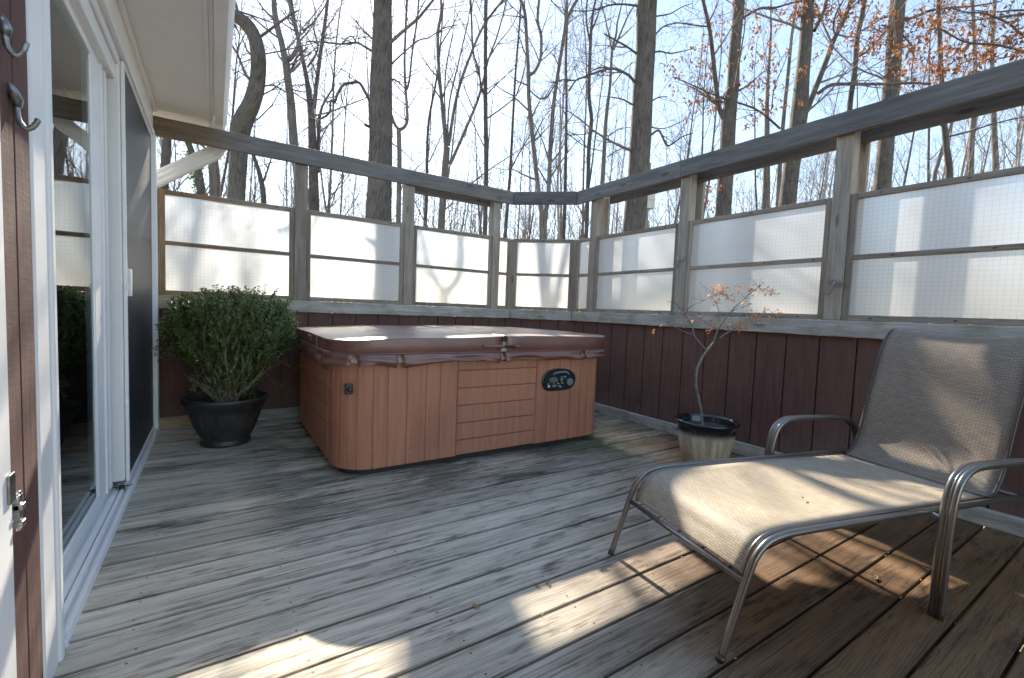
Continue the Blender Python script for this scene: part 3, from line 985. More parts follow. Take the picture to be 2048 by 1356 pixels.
# control panel
KX = lambda zx, zy: (1.977 + (1060 + zx / 13.557 - 1083) * .00476, .510 - (700 + zy / 13.557 - 760) * .00377 - (1060 + zx / 13.557 - 1083) * .00024)
out = [(300, 850), (330, 720), (400, 620), (520, 540), (700, 492), (880, 490), (1050, 530), (1160, 610), (1212, 720), (1210, 850), (1170, 950), (1090, 1040), (1000, 1075), (750, 1096), (500, 1113), (400, 1080), (330, 980)]
def smooth_poly(pl, it=2):
    for _ in range(it):
        o = []
        for i in range(len(pl)):
            a = pl[i]; b = pl[(i + 1) % len(pl)]
            o.append((a[0] * .75 + b[0] * .25, a[1] * .75 + b[1] * .25)); o.append((a[0] * .25 + b[0] * .75, a[1] * .25 + b[1] * .75))
        pl = o
    return pl
poly = smooth_poly([KX(*p) for p in out])
cx = sum(p[0] for p in poly) / len(poly); cz = sum(p[1] for p in poly) / len(poly)
mb = MB()
mb.prism(poly, (0, Y0 + .01, 0), (1, 0, 0), (0, 0, 1), (0, -1, 0), .022, sm=True)
CP = mb.build('control_panel', BLACKP, T, bevel=.005)
def sub(o): o.matrix_parent_inverse = Matrix.Identity(4); return o
def circ(c, rx, rz, n=20): return [(c[0] + rx * math.cos(2 * PI * i / n), c[1] + rz * math.sin(2 * PI * i / n)) for i in range(n)]
def plate(name, pl, mat, y0, t):
    mb = MB(); mb.prism(pl, (0, y0, 0), (1, 0, 0), (0, 0, 1), (0, -1, 0), t, sm=True); return sub(mb.build(name, mat, CP))
yf = Y0 - .0125
inner = [(cx + (p[0] - cx) * .84, cz - .006 + (p[1] - cz) * .80) for p in poly]
plate('faceplate', inner, simple('dark_teal_plastic', (.012, .020, .022), .18), yf + .001, .0035)
mb = MB(); mb.tube([(*KX(560, 640), 0)] and [Vector((KX(x_, z_)[0], yf - .004 - d_, KX(x_, z_)[1])) for x_, z_, d_ in ((570, 655, 0), (640, 610, .006), (760, 585, .009), (880, 580, .009), (960, 610, .005), (985, 650, 0))], .0075, 8); sub(mb.build('grip', GREYP, CP))
plate('display', smooth_poly([KX(480, 770), KX(540, 735), KX(670, 725), KX(725, 860), KX(620, 865), KX(490, 870)], 1), LCD, yf - .002, .003)
plate('dial', circ(KX(1022, 850), .027, .027), GREYP, yf - .002, .014)
plate('button', circ(KX(470, 972), .0095, .0085), WHITEP, yf - .002, .005)
plate('button', circ(KX(612, 960), .020, .0095), PURPLE, yf - .002, .005)
plate('button', circ(KX(805, 775), .0095, .0195), GREYP, yf - .002, .005)
mb = MB()
for x_, z_, w_, h_ in ((465, 912, 50, 12), (605, 897, 22, 16), (722, 902, 55, 14), (830, 886, 45, 20), (720, 960, 22, 14), (770, 950, 26, 14), (785, 992, 60, 12), (850, 712, 16, 12), (905, 708, 60, 18), (900, 760, 16, 10), (1015, 802, 34, 8)):
    c_ = KX(x_, z_); mb.box((c_[0] - w_ * .000175, yf - .0035, c_[1] - h_ * .00014), (c_[0] + w_ * .000175, yf - .001, c_[1] + h_ * .00014))
sub(mb.build('marking', simple('pale_print', (.5, .52, .5), .5), CP))

# cover
CV = thing('hot_tub_cover', 'glossy brown vinyl folding cover strapped over the hot tub', 'cover', (1.6, 3.4, .72))
XF = 1.615
def topz(x, y):
    if x < XF: return .800 + .030 * max(0, (x - .55) / (XF - .55)) ** .8 + .004 * math.sin(x * 7 + y * 3)
    return .830 + .002 * math.sin(x * 5 + y * 4)
def half(x_lo, x_hi, left):
    mb = MB()
    # rows of cross-sections running front-to-back
    nx, ny = 26, 22
    def edge(x):       # front and back y of the rounded outline at x
        r = .25; off = .045
        x0, x1, y0, y1 = X0 - off + .005, X1 + off + .01, Y0 - off, Y1 + off
        dx = max(0, (x0 + r) - x, x - (x1 - r)); dx = min(dx, r)
        cut = r - math.sqrt(max(0, r * r - dx * dx))
        return y0 + cut, y1 - cut
    xs = []
    for i in range(nx + 1):
        t = i / nx
        t = (1 - math.cos(PI * t / 2)) if left else math.sin(PI * t / 2)
        xs.append(x_lo + (x_hi - x_lo) * t)
    RW = []
    for x in xs:
        ya, yb = edge(x)
        row = []
        row.append(Vector((x, ya + .01, .722)))
        row.append(Vector((x, ya, .732)))
        row.append(Vector((x, ya - .003, (topz(x, ya) + .73) / 2)))
        row.append(Vector((x, ya, topz(x, ya) - .006)))
        row.append(Vector((x, ya + .002, topz(x, ya) - .001)))
        for j in range(ny + 1):
            yy = ya + .007 + (yb - ya - .016) * j / ny
            row.append(Vector((x, yy, topz(x, yy) + .0025 * noise.noise(Vector((x * 3, yy * 3, 2))))))
        row.append(Vector((x, yb - .002, topz(x, yb) - .006))); row.append(Vector((x, yb, .735))); row.append(Vector((x, yb - .01, .722)))
        RW.append(row)
    b0 = len(mb.v)
    RW = [row[:4] + [row[3].copy()] + row[4:] for row in RW]
    w = len(RW[0])
    for row in RW: mb.v.extend(row)
    for i in range(nx):
        for j in range(w - 1):
            if j == 3: continue
            mb.face((b0 + i * w + j, b0 + (i + 1) * w + j, b0 + (i + 1) * w + j + 1, b0 + i * w + j + 1), None, 0, 0, True)
        mb.face((b0 + i * w, b0 + i * w + w - 1, b0 + (i + 1) * w + w - 1, b0 + (i + 1) * w))
    mb.face([b0 + j for j in range(w)]); mb.face([b0 + nx * w + j for j in range(w)][::-1])
    return mb.build('lid_half', VINYL, CV)
xL, xR = X0 - .0399, X1 + .0549
half(xL + .0005, XF - .009, True); half(XF + .009, xR - .0005, False)
mb = MB()
mb.box((XF - .008, Y0 - .02, .724), (XF + .008, Y1 + .02, .806)); mb.build('hinge', BLACKP, CV)
# piping along the lower seam
PO = [p for p in outline(.046, 14, .21)]
mb = MB(); mb.tube([Vector((p.x, p.y, .727)) for p in PO + PO[:1]], .0045, 6, caps=False); mb.build('piping', VINYL, CV)
# skirt flaps between the slits
PS = outline(.040, 14, .20)
tot2, L2, pt2 = resample(PS, [], [])
fs = lambda x: L2[14] + (x - (PS[14].x))
sl = [fs(.905), fs(1.612), fs(2.325)]
right_end = L2[29] + .75
segs = [(-.0, L2[0] + .24), (L2[0] + .26, sl[0] - .010), (sl[0] + .012, sl[1] - .014), (sl[1] + .012, sl[2] - .012), (sl[2] + .014, L2[29] + .10), (L2[29] + .12, L2[29] + 1.1), (L2[29] + 1.12, L2[59] if len(L2) > 59 else tot2 - .3)]
# left side flap
segs.append((tot2 - 1.1, tot2 - .002))
mb = MB()
for q, (a, b) in enumerate(segs):
    b = min(b, tot2 - .001)
    if b <= a: continue
    nu = max(8, int((b - a) / .025)); nvv = 7
    ph = rng.random() * 6
    def fn(u, v):
        s_ = a + (b - a) * u
        p, nrm = pt2(s_)
        pinch = min(u, 1 - u) * (b - a)
        tip = max(0, 1 - pinch / .16)
        hgt = .056 + .022 * tip + .009 * math.sin(s_ * 8 + ph)
        sh = .012 * v * (1 if u < .5 else -1) * max(0, 1 - pinch / .06)
        fold = (math.sin(s_ * 17 + v * 6 + ph) * .006 + math.sin(s_ * 7 - v * 8 + ph) * .009 + .012 * noise.noise(Vector((s_ * 5, v * 3, ph)))) * v
        pp, nn = pt2(s_ + sh)
        return pp + nn * (.003 + .006 * math.sin(v * PI) + fold + .010 * v) + Vector((0, 0, .726 - hgt * v))
    mb.grid(fn, nu, nvv)
SK = mb.build('skirt', VINYL, CV)
so = SK.modifiers.new('thick', 'SOLIDIFY'); so.thickness = .003; so.offset = 0
# hinge strap and buckle
mb = MB()
yq = Y0 - .051
mb.grid(lambda u, v: (1.45 + .30 * u, yq - .003 - .004 * math.sin(u * PI), .765 + (v - .5) * .022 - .006 * u), 10, 2)
mb.build('strap', VINYL, CV).modifiers.new('t', 'SOLIDIFY').thickness = .003
mb = MB(); mb.box((1.615, yq - .012, .752), (1.70, yq - .003, .770)); mb.box((1.598, yq - .010, .795), (1.632, yq + .012, .833)); mb.build('buckle', BLACKP, CV, bevel=.003)
mb = MB(); mb.box((1.595, yq + .004, .728), (1.634, yq + .012, .80)); mb.build('inner_lining', simple('grey_lining', (.35, .33, .33), .5), CV)
mb = MB(); mb.box((X0 - .052, 3.20, .752), (X0 - .043, 3.30, .79)); mb.box((X0 - .054, 2.98, .71), (X0 - .045, 3.01, .80)); mb.build('side_strap', VINYL, CV, bevel=.003)
mb = MB(); mb.tube([(X1 + .060, 2.92, .735), (X1 + .075, 2.90, .66), (X1 + .072, 2.885, .60), (X1 + .085, 2.88, .585), (X1 + .085, 2.885, .62)], .005, 6); mb.tube([(X1 + .055, 2.88, .64), (X1 + .06, 2.87, .53)], .008, 6); mb.build('hold_down_clip', PEWTER, CV)

# ------------------------------------------------------------------ shrub in the dark pot
PC = Vector((.065, 3.715, 0))
pt_ = thing('plant_pot', 'low dark brown resin pot holding the green boxwood shrub', 'plant pot', PC)
mb = MB()
prof = [(.0, .004), (.168, .004), (.172, .02), (.16, .035), (.165, .05)]
prof += [(.165 + .088 * ((z - .05) / .21) ** .75, z) for z in (.08, .11, .14, .17, .20, .23, .26)]
prof += [(.262, .262), (.264, .280), (.272, .283), (.274, .302), (.288, .306), (.292, .330), (.284, .336), (.262, .332), (.25, .28)]
prof = [(r_ * .90, z_) for r_, z_ in prof]
nl = 72
b0 = len(mb.v)
mb.lathe(prof, PC, nl)
for i in range(b0, len(mb.v)):     # fluted body
    v = mb.v[i]; d = v - PC; z = d.z
    if .05 < z < .262:
        a = math.atan2(d.y, d.x); k_ = 1 + .018 * math.cos(a * 18)
        mb.v[i] = PC + Vector((d.x * k_, d.y * k_, z))
mb.build('pot_body', POTDARK, pt_)
mb = MB(); mb.lathe([(.0, .292), (.13, .288), (.228, .282)], PC, 24); mb.build('soil', SOIL, pt_)

SH = thing('boxwood_shrub', 'bushy green boxwood shrub growing in the low dark pot', 'shrub', PC + Vector((0, 0, .285)))
r2 = random.Random(3)
stems = MB(); leaves = MB()
tips = []
def leaf(mb, p, d, nrm, L, W, rn, mi=0):
    d = d.normalized(); s_ = d.cross(nrm)
    if s_.length < 1e-5: s_ = d.orthogonal()
    s_.normalize(); n_ = s_.cross(d)
    b = len(mb.v)
    mb.v += [p, p + d * L * .45 + s_ * W + n_ * W * .35, p + d * L, p + d * L * .45 - s_ * W + n_ * W * .35]
    mb.face((b, b + 1, b + 2), None, rn, mi); mb.face((b, b + 2, b + 3), None, rn, mi)
SC0 = Vector((.105, 3.72, .735))
def inside(p):
    d = p - SC0
    zz = d.z / (.25 if d.z > 0 else .46)
    rx = .375
    if d.z < 0: rx = .375 * max(.36, 1 + d.z * 1.45)
    bump = 1 + .42 * noise.noise(p * 5.0) + .25 * noise.noise(p * 11)
    rad = math.hypot(d.x, d.y) / rx
    return (abs(rad) ** 2.4 + abs(zz) ** 2.6) < bump
for i in range(52):
    a = r2.uniform(0, 2 * PI); tilt = r2.uniform(.05, 1.02) ** .8
    d = Vector((math.cos(a) * math.sin(tilt), math.sin(a) * math.sin(tilt), math.cos(tilt)))
    p = PC + Vector((r2.uniform(-.07, .07), r2.uniform(-.07, .07), .285))
    pts = [p.copy()]; rad = r2.uniform(.005, .009)
    for s_ in range(9):
        d = (d + Vector((r2.uniform(-.25, .25), r2.uniform(-.25, .25), r2.uniform(-.05, .28)))).normalized()
        p = p + d * .088
        if s_ > 1 and not inside(p): break
        pts.append(p.copy())
    stems.tube(pts, [rad * (1 - .75 * j / len(pts)) for j in range(len(pts))], 5, caps=False)
    for j in range(1, len(pts)):
        for _ in range(3):
            dd = (d + Vector((r2.uniform(-1, 1), r2.uniform(-1, 1), r2.uniform(-.2, 1)))).normalized()
            q0 = pts[j]; q1 = q0 + dd * r2.uniform(.05, .12)
            stems.tube([q0, q0.lerp(q1, .5) + Vector((0, 0, .006)), q1], [.0026, .0018, .001], 3, caps=False)
def sprig(p, d, n, L):
    q = p.copy()
    for i in range(n):
        d = (d + Vector((r2.uniform(-.12, .12), r2.uniform(-.12, .12), r2.uniform(-.03, .12)))).normalized()
        q = q + d * (L / n)
        sd = d.orthogonal().normalized(); sd.rotate(Matrix.Rotation(i * 1.57 + r2.uniform(-.4, .4), 3, d))
        for sg in (1, -1):
            ld = (sd * sg + d * .75).normalized()
            leaf(leaves, q, ld, d, r2.uniform(.018, .028), r2.uniform(.0055, .0080), r2.random())
    leaf(leaves, q, d, d.orthogonal(), .017, .005, 1.0)
cnt = 0
while cnt < 2100:
    p = SC0 + Vector((r2.uniform(-.52, .52), r2.uniform(-.52, .52), r2.uniform(-.46, .36)))
    if not inside(p): continue
    c = p - (PC + Vector((0, 0, .38)))
    shell = not inside(p + c.normalized() * .11)
    if not shell and r2.random() < .72: continue
    if p.z < .50 and r2.random() < .5: continue
    if noise.noise(p * 7 + Vector((5, 1, 2))) < -.16 and r2.random() < .85: continue
    sprig(p, (c.normalized() + Vector((r2.uniform(-.35, .35), r2.uniform(-.35, .35), .5))).normalized(), r2.randint(5, 8), r2.uniform(.06, .105))
    cnt += 1
for _ in range(46):
    a = r2.uniform(0, 2 * PI); rr0 = .34 * math.sqrt(r2.random())
    p = SC0 + Vector((math.cos(a) * rr0, math.sin(a) * rr0, .13 + .05 * (1 - rr0 / .4)))
    for w in range(3): sprig(p + Vector((0, 0, .02 * w)), Vector((math.cos(a) * .35, math.sin(a) * .35, 1)), 7, r2.uniform(.06, .11))
# stray outer sprays
for px, py in ((325, 700), (336, 690), (330, 720), (590, 690), (598, 705), (585, 640), (440, 590), (500, 588), (528, 585), (548, 590), (576, 606), (405, 600), (372, 640), (590, 740), (560, 780), (385, 770)):
    p = at(1, 3.70, px, py); c = (p - SC0).normalized()
    p = p - c * .03
    stems.tube([SC0.lerp(p, .55), SC0.lerp(p, .8) + Vector((0, 0, .01)), p], [.003, .002, .0012], 3, caps=False)
    for w in range(4): sprig(p - c * .022 * w, (c + Vector((r2.uniform(-.5, .5), r2.uniform(-.5, .5), r2.uniform(0, .5)))).normalized(), 6, .08)
stems.build('stems', STEM, SH); leaves.build('foliage', BOX_L, SH)

# ------------------------------------------------------------------ maple in the glazed pot
MC = Vector((2.835, 1.835, 0))
g2 = thing('glazed_pot', 'round glazed pot with dark rim and cream streaked body by the right fence', 'plant pot', MC)
prof = [(.0, .003), (.128, .003), (.136, .012), (.152, .05), (.166, .10), (.177, .15), (.184, .20), (.188, .245), (.187, .262), (.190, .270), (.204, .284), (.209, .294), (.207, .303), (.198, .307), (.188, .303), (.184, .285), (.176, .25)]
mb = MB(); mb.lathe(prof, (0, 0, 0), 56); o = mb.build('pot_body', GLAZE, g2); o.matrix_parent_inverse = Matrix.Identity(4)
mb = MB(); mb.lathe([(0, .262), (.1, .258), (.18, .252)], MC, 24); mb.build('soil', SOIL, g2)
MT = thing('maple_sapling', 'thin crooked maple sapling with a few shrivelled orange leaves in the glazed pot', 'small tree', MC + Vector((0, 0, .25)))
MD = (MC - CAM).dot(FH) - .0
def mz(zx, zy, dd=0.0): return far(1148 + zx / 3.228, 540 + zy / 3.228, MD + dd)
tr = MB()
def sm(pts, n=4):
    o = []
    for i in range(len(pts) - 1):
        for q in range(n):
            t = q / n; a0 = pts[max(i - 1, 0)]; a1 = pts[i]; a2 = pts[i + 1]; a3 = pts[min(i + 2, len(pts) - 1)]
            o.append(.5 * ((2 * a1) + (a2 - a0) * t + (2 * a0 - 5 * a1 + 4 * a2 - a3) * t * t + (3 * a1 - a0 - 3 * a2 + a3) * t ** 3))
    o.append(pts[-1]); return o
def mbranch(zz, r0, r1, n=6, mbt=None):
    pts = sm([mz(*z) for z in zz]); k_ = len(pts)
    (mbt or tr).tube(pts, [r0 + (r1 - r0) * i / (k_ - 1) for i in range(k_)], n, caps=False)
    return pts
mbranch([(827, 1010), (826, 960), (818, 890), (798, 800), (787, 735), (794, 650), (812, 600), (842, 545), (872, 505), (903, 465)], .0100, .0062, 8)
mbranch([(860, 522), (828, 488), (778, 425), (762, 360), (722, 292), (700, 250, .02)], .0062, .003)
mbranch([(903, 465), (930, 385, -.02), (1010, 275, -.05), (1100, 182, -.06), (1190, 110, -.05), (1215, 95, -.05)], .0052, .0015)
mbranch([(940, 440), (990, 405, .03), (1040, 378, .05), (1130, 310, .08), (1240, 288, .1), (1345, 290, .12)], .0042, .0014)
mbranch([(722, 292), (745, 240, -.03), (830, 200, -.05), (900, 166, -.07), (965, 130, -.08)], .0034, .0012)
mbranch([(770, 420), (700, 392, .03), (650, 368, .05), (610, 345, .06), (555, 322, .07)], .003, .0009)
mbranch([(720, 285), (680, 240, .03), (640, 212, .04), (600, 198, .05)], .0028, .0009)
mbranch([(930, 385), (880, 355, .04), (820, 320, .06), (750, 285, .08)], .0025, .0009)
mbranch([(945, 330), (940, 280, .02), (915, 215, .03), (880, 160, .04), (840, 110, .05), (805, 72, .05)], .0026, .0008)
mbranch([(1010, 275), (1060, 250, -.06), (1120, 232, -.06), (1160, 260, -.05)], .002, .0007)
mbranch([(794, 650), (775, 632, 0), (765, 600, 0)], .0022, .001); mbranch([(790, 690), (770, 678, 0)], .002, .001)
tw = MB(); r3 = random.Random(11)
for bx, by, dd in ((700, 250, .02), (722, 292, 0), (762, 360, 0), (650, 368, .05), (640, 212, .04), (830, 200, -.05), (900, 166, -.07), (1010, 275, -.05), (1100, 182, -.06), (1130, 310, .08), (915, 215, .03), (820, 320, .06), (1190, 110, -.05), (680, 240, .03), (610, 345, .06), (1040, 378, .05)):
    for _ in range(6):
        a = r3.uniform(0, 2 * PI); l_ = r3.uniform(40, 95)
        e = (bx + math.cos(a) * l_, by + math.sin(a) * l_ * .7 - 18, dd + r3.uniform(-.06, .06))
        mbranch([(bx, by, dd), ((bx + e[0]) / 2 + r3.uniform(-9, 9), (by + e[1]) / 2 + r3.uniform(-9, 9), (dd + e[2]) / 2), e], .0013, .0006, 3, tw)
tr.build('trunk', MAPLE_B, MT); tw.build('twigs', TWIG, MT)
lv = MB()
for zx, zy, n_, dd in ((965, 130, 26, -.08), (930, 120, 12, -.07), (1010, 175, 14, -.05), (905, 190, 10, -.04), (1140, 125, 15, -.06), (1110, 215, 5, -.05), (1230, 120, 14, -.05), (1285, 140, 12, -.05), (1230, 250, 6, .05), (1190, 300, 26, .09), (1130, 290, 8, .08), (1300, 305, 18, .1), (1350, 285, 14, .12), (1070, 330, 12, .07), (1075, 375, 18, .06), (1010, 358, 15, .05), (940, 350, 12, .03), (1110, 350, 7, .07), (880, 385, 9, .02), (710, 297, 7, 0), (740, 278, 3, 0), (535, 370, 3, .07), (560, 325, 2, .07), (885, 318, 4, .05), (820, 330, 3, .06), (1065, 100, 4, -.05), (1040, 130, 3, -.05)):
    for _ in range(n_):
        p = mz(zx + r3.gauss(0, 20), zy + r3.gauss(0, 17), dd + r3.gauss(0, .012))
        d = Vector((r3.uniform(-1, 1), r3.uniform(-1, 1), r3.uniform(-1.2, .5)))
        rn = r3.random()
        for w in range(3):
            d2 = (d.normalized() + Vector((r3.uniform(-.7, .7), r3.uniform(-.7, .7), r3.uniform(-.6, .4)))).normalized()
            leaf(lv, p, d2, Vector((r3.random(), r3.random(), r3.random())), r3.uniform(.016, .036), r3.uniform(.002, .0042), rn)
lv.build('leaves', MAPLE_L, MT)

# ------------------------------------------------------------------ lounge chair
CR = Vector((1.237, .707, 0)); cn = Vector((.2475, .969, 0)); ca = Vector((.969, -.2475, 0))
CHR = thing('lounge_chair', 'tan sling chaise lounge with bronze tube frame on the deck', 'lounge chair', CR)
def cp(s, w, z): return CR + ca * s + cn * w + Vector((0, 0, z))
WD = .606
def smooth_pts(L_, n=5): return sm([Vector(p) for p in L_], n)
side = [(0, 0), (.045, .135), (.090, .262), (.112, .305), (.150, .338), (.205, .352), (.30, .356), (.6, .356), (1.0, .354), (1.35, .350), (1.62, .345)]
for w in (0, WD):
    mb = MB(); mb.tube(smooth_pts([cp(s, w, z) for s, z in side], 4), .0112, 12); mb.build('side_rail', METAL, CHR)
    mb = MB(); mb.tube([cp(-.002, w, .0005), cp(.004, w, .016)], .0122, 12); mb.build('foot_cap', DKMETAL, CHR)
mb = MB(); mb.tube([cp(.078, .008, .222), cp(.078, WD - .008, .222)], .0095, 10); mb.build('cross_bar', METAL, CHR)
mb = MB(); mb.tube([cp(.80, .008, .335), cp(.80, WD - .008, .335)], .010, 10); mb.build('cross_bar', METAL, CHR)
mb = MB(); mb.tube([cp(1.46, .0, .345), cp(1.46, WD, .345)], .010, 10); mb.build('cross_bar', METAL, CHR)
seat = [(.092, .236), (.106, .275), (.130, .315), (.170, .343), (.23, .354), (.32, .358), (.6, .360), (.9, .358), (1.15, .354), (1.275, .352)]
back = [(1.305, .350), (1.345, .372), (1.378, .425), (1.402, .50), (1.435, .646), (1.465, .75), (1.490, .845), (1.522, .925), (1.560, .972), (1.600, .984), (1.640, .968), (1.655, .93)]
def sling(prof, sag, name, mat, w0=.036, w1=WD - .036, rr0=.0088, rm=None):
    pts = smooth_pts([Vector((s, z, 0)) for s, z in prof], 4)
    LL = [0]
    for a, b in zip(pts, pts[1:]): LL.append(LL[-1] + (b - a).length)
    nn = len(pts) - 1
    mb = MB()
    def fn(u, v):
        i = min(nn, int(round(u * nn))); p = pts[i]
        t = pts[min(i + 1, nn)] - pts[max(i - 1, 0)]; t.normalize(); nr = Vector((-t.y, t.x, 0))
        endf = min(1, min(u, 1 - u) * 7)
        d = -sag * (1 - (2 * v - 1) ** 2) * endf
        return cp(p.x + nr.x * d, w0 + (w1 - w0) * v, p.y + nr.y * d)
    mb.grid(fn, nn, 14, uvf=lambda u, v: ((v * (w1 - w0)), LL[min(nn, int(round(u * nn)))]))
    o = mb.build(name, mat, CHR)
    md = o.modifiers.new('t', 'SOLIDIFY'); md.thickness = .003; md.offset = -1
    for w in (w0 - .006, w1 + .006):
        mb = MB(); mb.tube([cp(p.x, w, p.y - .004) for p in pts], rr0, 8); mb.build('sling_rail', rm or METAL, CHR)
sling(seat, .016, 'seat_sling', SEAT); sling(back, .022, 'back_sling', BACKM, rr0=.0070, rm=DKMETAL)
mb = MB(); mb.tube([cp(1.30, .036, .340), cp(1.30, WD - .036, .340)], .009, 8); mb.build('cross_bar', METAL, CHR)
mb = MB(); mb.tube([cp(1.655, .036, .925), cp(1.655, WD - .036, .925)], .009, 8); mb.build('cross_bar', METAL, CHR)
mb = MB()
for w in (.036, WD - .036):
    mb.tube([cp(1.50, w, .80), cp(1.62, w, .60), cp(1.70, w, .345)], .008, 8)
mb.build('back_support', METAL, CHR)
arm = [(.885, .0), (.888, .15), (.893, .32), (.905, .42), (.930, .480), (.975, .512), (1.04, .522), (1.2, .520), (1.36, .511), (1.435, .490), (1.49, .44), (1.525, .37), (1.56, .2), (1.60, 0)]
for w in (-.052, WD + .052):
    mb = MB()
    for dw in (-.0125, .0125):
        mb.tube(smooth_pts([cp(s, w + dw, z) for s, z in arm], 4), .0112, 10)
    pp = smooth_pts([cp(s, w, z) for s, z in arm], 4)
    mb.tube(pp, .0095, 8)
    mb.build('arm_frame', METAL, CHR)
    mb = MB(); sg = 1 if w > 0 else -1
    mb.tube([cp(.895, w - sg * .01, .345), cp(.895, w - sg * .056, .352)], .007, 8); mb.tube([cp(1.53, w - sg * .01, .345), cp(1.53, w - sg * .056, .348)], .007, 8)
    mb.build('bolt', CHROME, CHR)

# ------------------------------------------------------------------ dragonfly ornaments
def dragonfly(label, c, k, tilt):
    T = thing('dragonfly_ornament', label, 'ornament', c, 'pewter dragonflies screwed to the fence posts')
    c = Vector(c)
    M = Matrix.Translation(c) @ Matrix.Rotation(tilt, 4, 'X')
    q = lambda a, z, d: M @ Vector((-d, -a * k, z * k))
    mb = MB()
    mb.tube([q(.0, .022, .006), q(0, .012, .012), q(-.002, 0, .013), q(-.008, -.02, .012), q(-.015, -.045, .010), q(-.020, -.066, .010)], [.005 * k, .008 * k, .009 * k, .0055 * k, .0045 * k, .0035 * k], 8)
    mb.tube([q(-.020, -.066, .010), q(-.026, -.074, .02), q(-.034, -.066, .028), q(-.036, -.052, .03)], [.0035 * k, .004 * k, .004 * k, .003 * k], 8)
    mb.build('body', PEWTER, T)
    mb = MB()
    for (a0, z0, a1, z1, w) in ((.004, .004, .056, .010, .009), (.004, -.004, .052, -.012, .010), (-.004, .006, -.040, .026, .010), (-.004, -.002, -.042, .006, .009)):
        n_ = 10; ring = []
        dx, dz = a1 - a0, z1 - z0; L_ = math.hypot(dx, dz); ex, ez = dx / L_, dz / L_
        pl = []
        for i in range(n_ + 1):
            t = i / n_; pl.append((a0 + dx * t - ez * w * math.sin(PI * t ** .7) * .8, z0 + dz * t + ex * w * math.sin(PI * t ** .7) * .8))
        for i in range(n_ - 1, 0, -1):
            t = i / n_; pl.append((a0 + dx * t + ez * w * math.sin(PI * t ** .7) * .8, z0 + dz * t - ex * w * math.sin(PI * t ** .7) * .8))
        b0 = len(mb.v)
        for d_ in (.006, .010):
            for (x_, z_) in pl: mb.v.append(q(x_, z_, d_))
        kk = len(pl)
        mb.face([b0 + i for i in range(kk)]); mb.face([b0 + kk + i for i in range(kk)][::-1])
        for i in range(kk): mb.face((b0 + i, b0 + (i + 1) % kk, b0 + kk + (i + 1) % kk, b0 + kk + i))
    mb.build('wings', PEWTER, T)
dragonfly('pewter dragonfly hook on the wide post left of the lounge chair back', (3.295, 1.305, 1.252), 1.0, R(4))
dragonfly('pewter dragonfly hook on the farther post beyond the maple sapling', (3.295, 2.475, 1.492), 1.0, R(-6))

# ------------------------------------------------------------------ small bits on the deck
def dry_leaf(label, p, size, rz, mat=DRYLEAF):
    mb = MB(); r4 = random.Random(int(p[0] * 1000))
    M = Matrix.Translation(Vector(p)) @ Matrix.Rotation(rz, 4, 'Z')
    mb.grid(lambda u, v: M @ Vector(((u - .5) * size, (v - .5) * size * .45 * math.sin(PI * min(.97, max(.05, u))), .002 + size * .18 * (2 * v - 1) ** 2 + size * .1 * (2 * u - 1) ** 2)), 6, 4, rn=r4.random())
    o = mb.build('fallen_leaf', mat); tag(o, label, 'leaf')
pz = lambda px, py, z=0: at(2, z, px, py)
dry_leaf('tiny dry leaf lying on the lounge chair seat', pz(1606, 998, .353), .022, .3)
dry_leaf('curled dry leaf on the sunlit deck boards left of the lounge chair', pz(1097, 1168), .03, 1.0)
dry_leaf('small brown leaf on a deck gap beside the sunlit patch', pz(952, 1216), .03, 2.0)
dry_leaf('straw coloured leaf on the dark boards under the lounge chair', pz(1750, 1158), .035, .1)
dry_leaf('curled leaf near the sunlit end of the deck in front', pz(1075, 1175), .022, 2.5)
mb = MB(); r4 = random.Random(9)
c = Vector((-.392, 2.915, .035))
for i in range(26):
    a = c + Vector((r4.gauss(0, .012), r4.gauss(0, .022), r4.uniform(0, .018))); d = Vector((r4.uniform(-1, 1), r4.uniform(-1, 1), r4.uniform(-.3, .4))).normalized()
    mb.tube([a, a + d * r4.uniform(.015, .035)], .0022, 4)
tag(mb.build('debris_clump', SOIL), 'dark clump of twigs and leaf debris on the white door track', 'debris')

mb = MB()
for i in range(170):
    kk = r4.randrange(4, 20); yy = .986 + .1475 * (kk - 8) + r4.gauss(0, .006)
    xx = r4.uniform(.2, 3.1) if r4.random() < .75 else r4.uniform(-.3, 3.1)
    a = r4.uniform(0, 6.28); L_ = r4.uniform(.004, .014)
    leaf_p = Vector((xx, yy, .002)); d_ = Vector((math.cos(a), math.sin(a), r4.uniform(0, .5)))
    s_ = Vector((-math.sin(a), math.cos(a), .2)) * L_ * .3
    b0 = len(mb.v); mb.v += [leaf_p, leaf_p + d_ * L_ * .5 + s_, leaf_p + d_ * L_, leaf_p + d_ * L_ * .5 - s_]
    mb.face((b0, b0 + 1, b0 + 2, b0 + 3), None, r4.random())
o = mb.build('leaf_crumbs', DRYLEAF); o['kind'] = 'stuff'; o['label'] = 'scattered crumbs of dry leaves along the deck gaps'; o['category'] = 'leaf litter'

# ------------------------------------------------------------------ trees
trng = random.Random(21)
GZ = -1.05


def rvec(r): return Vector((r.gauss(0, 1), r.gauss(0, 1), r.gauss(0, 1)))


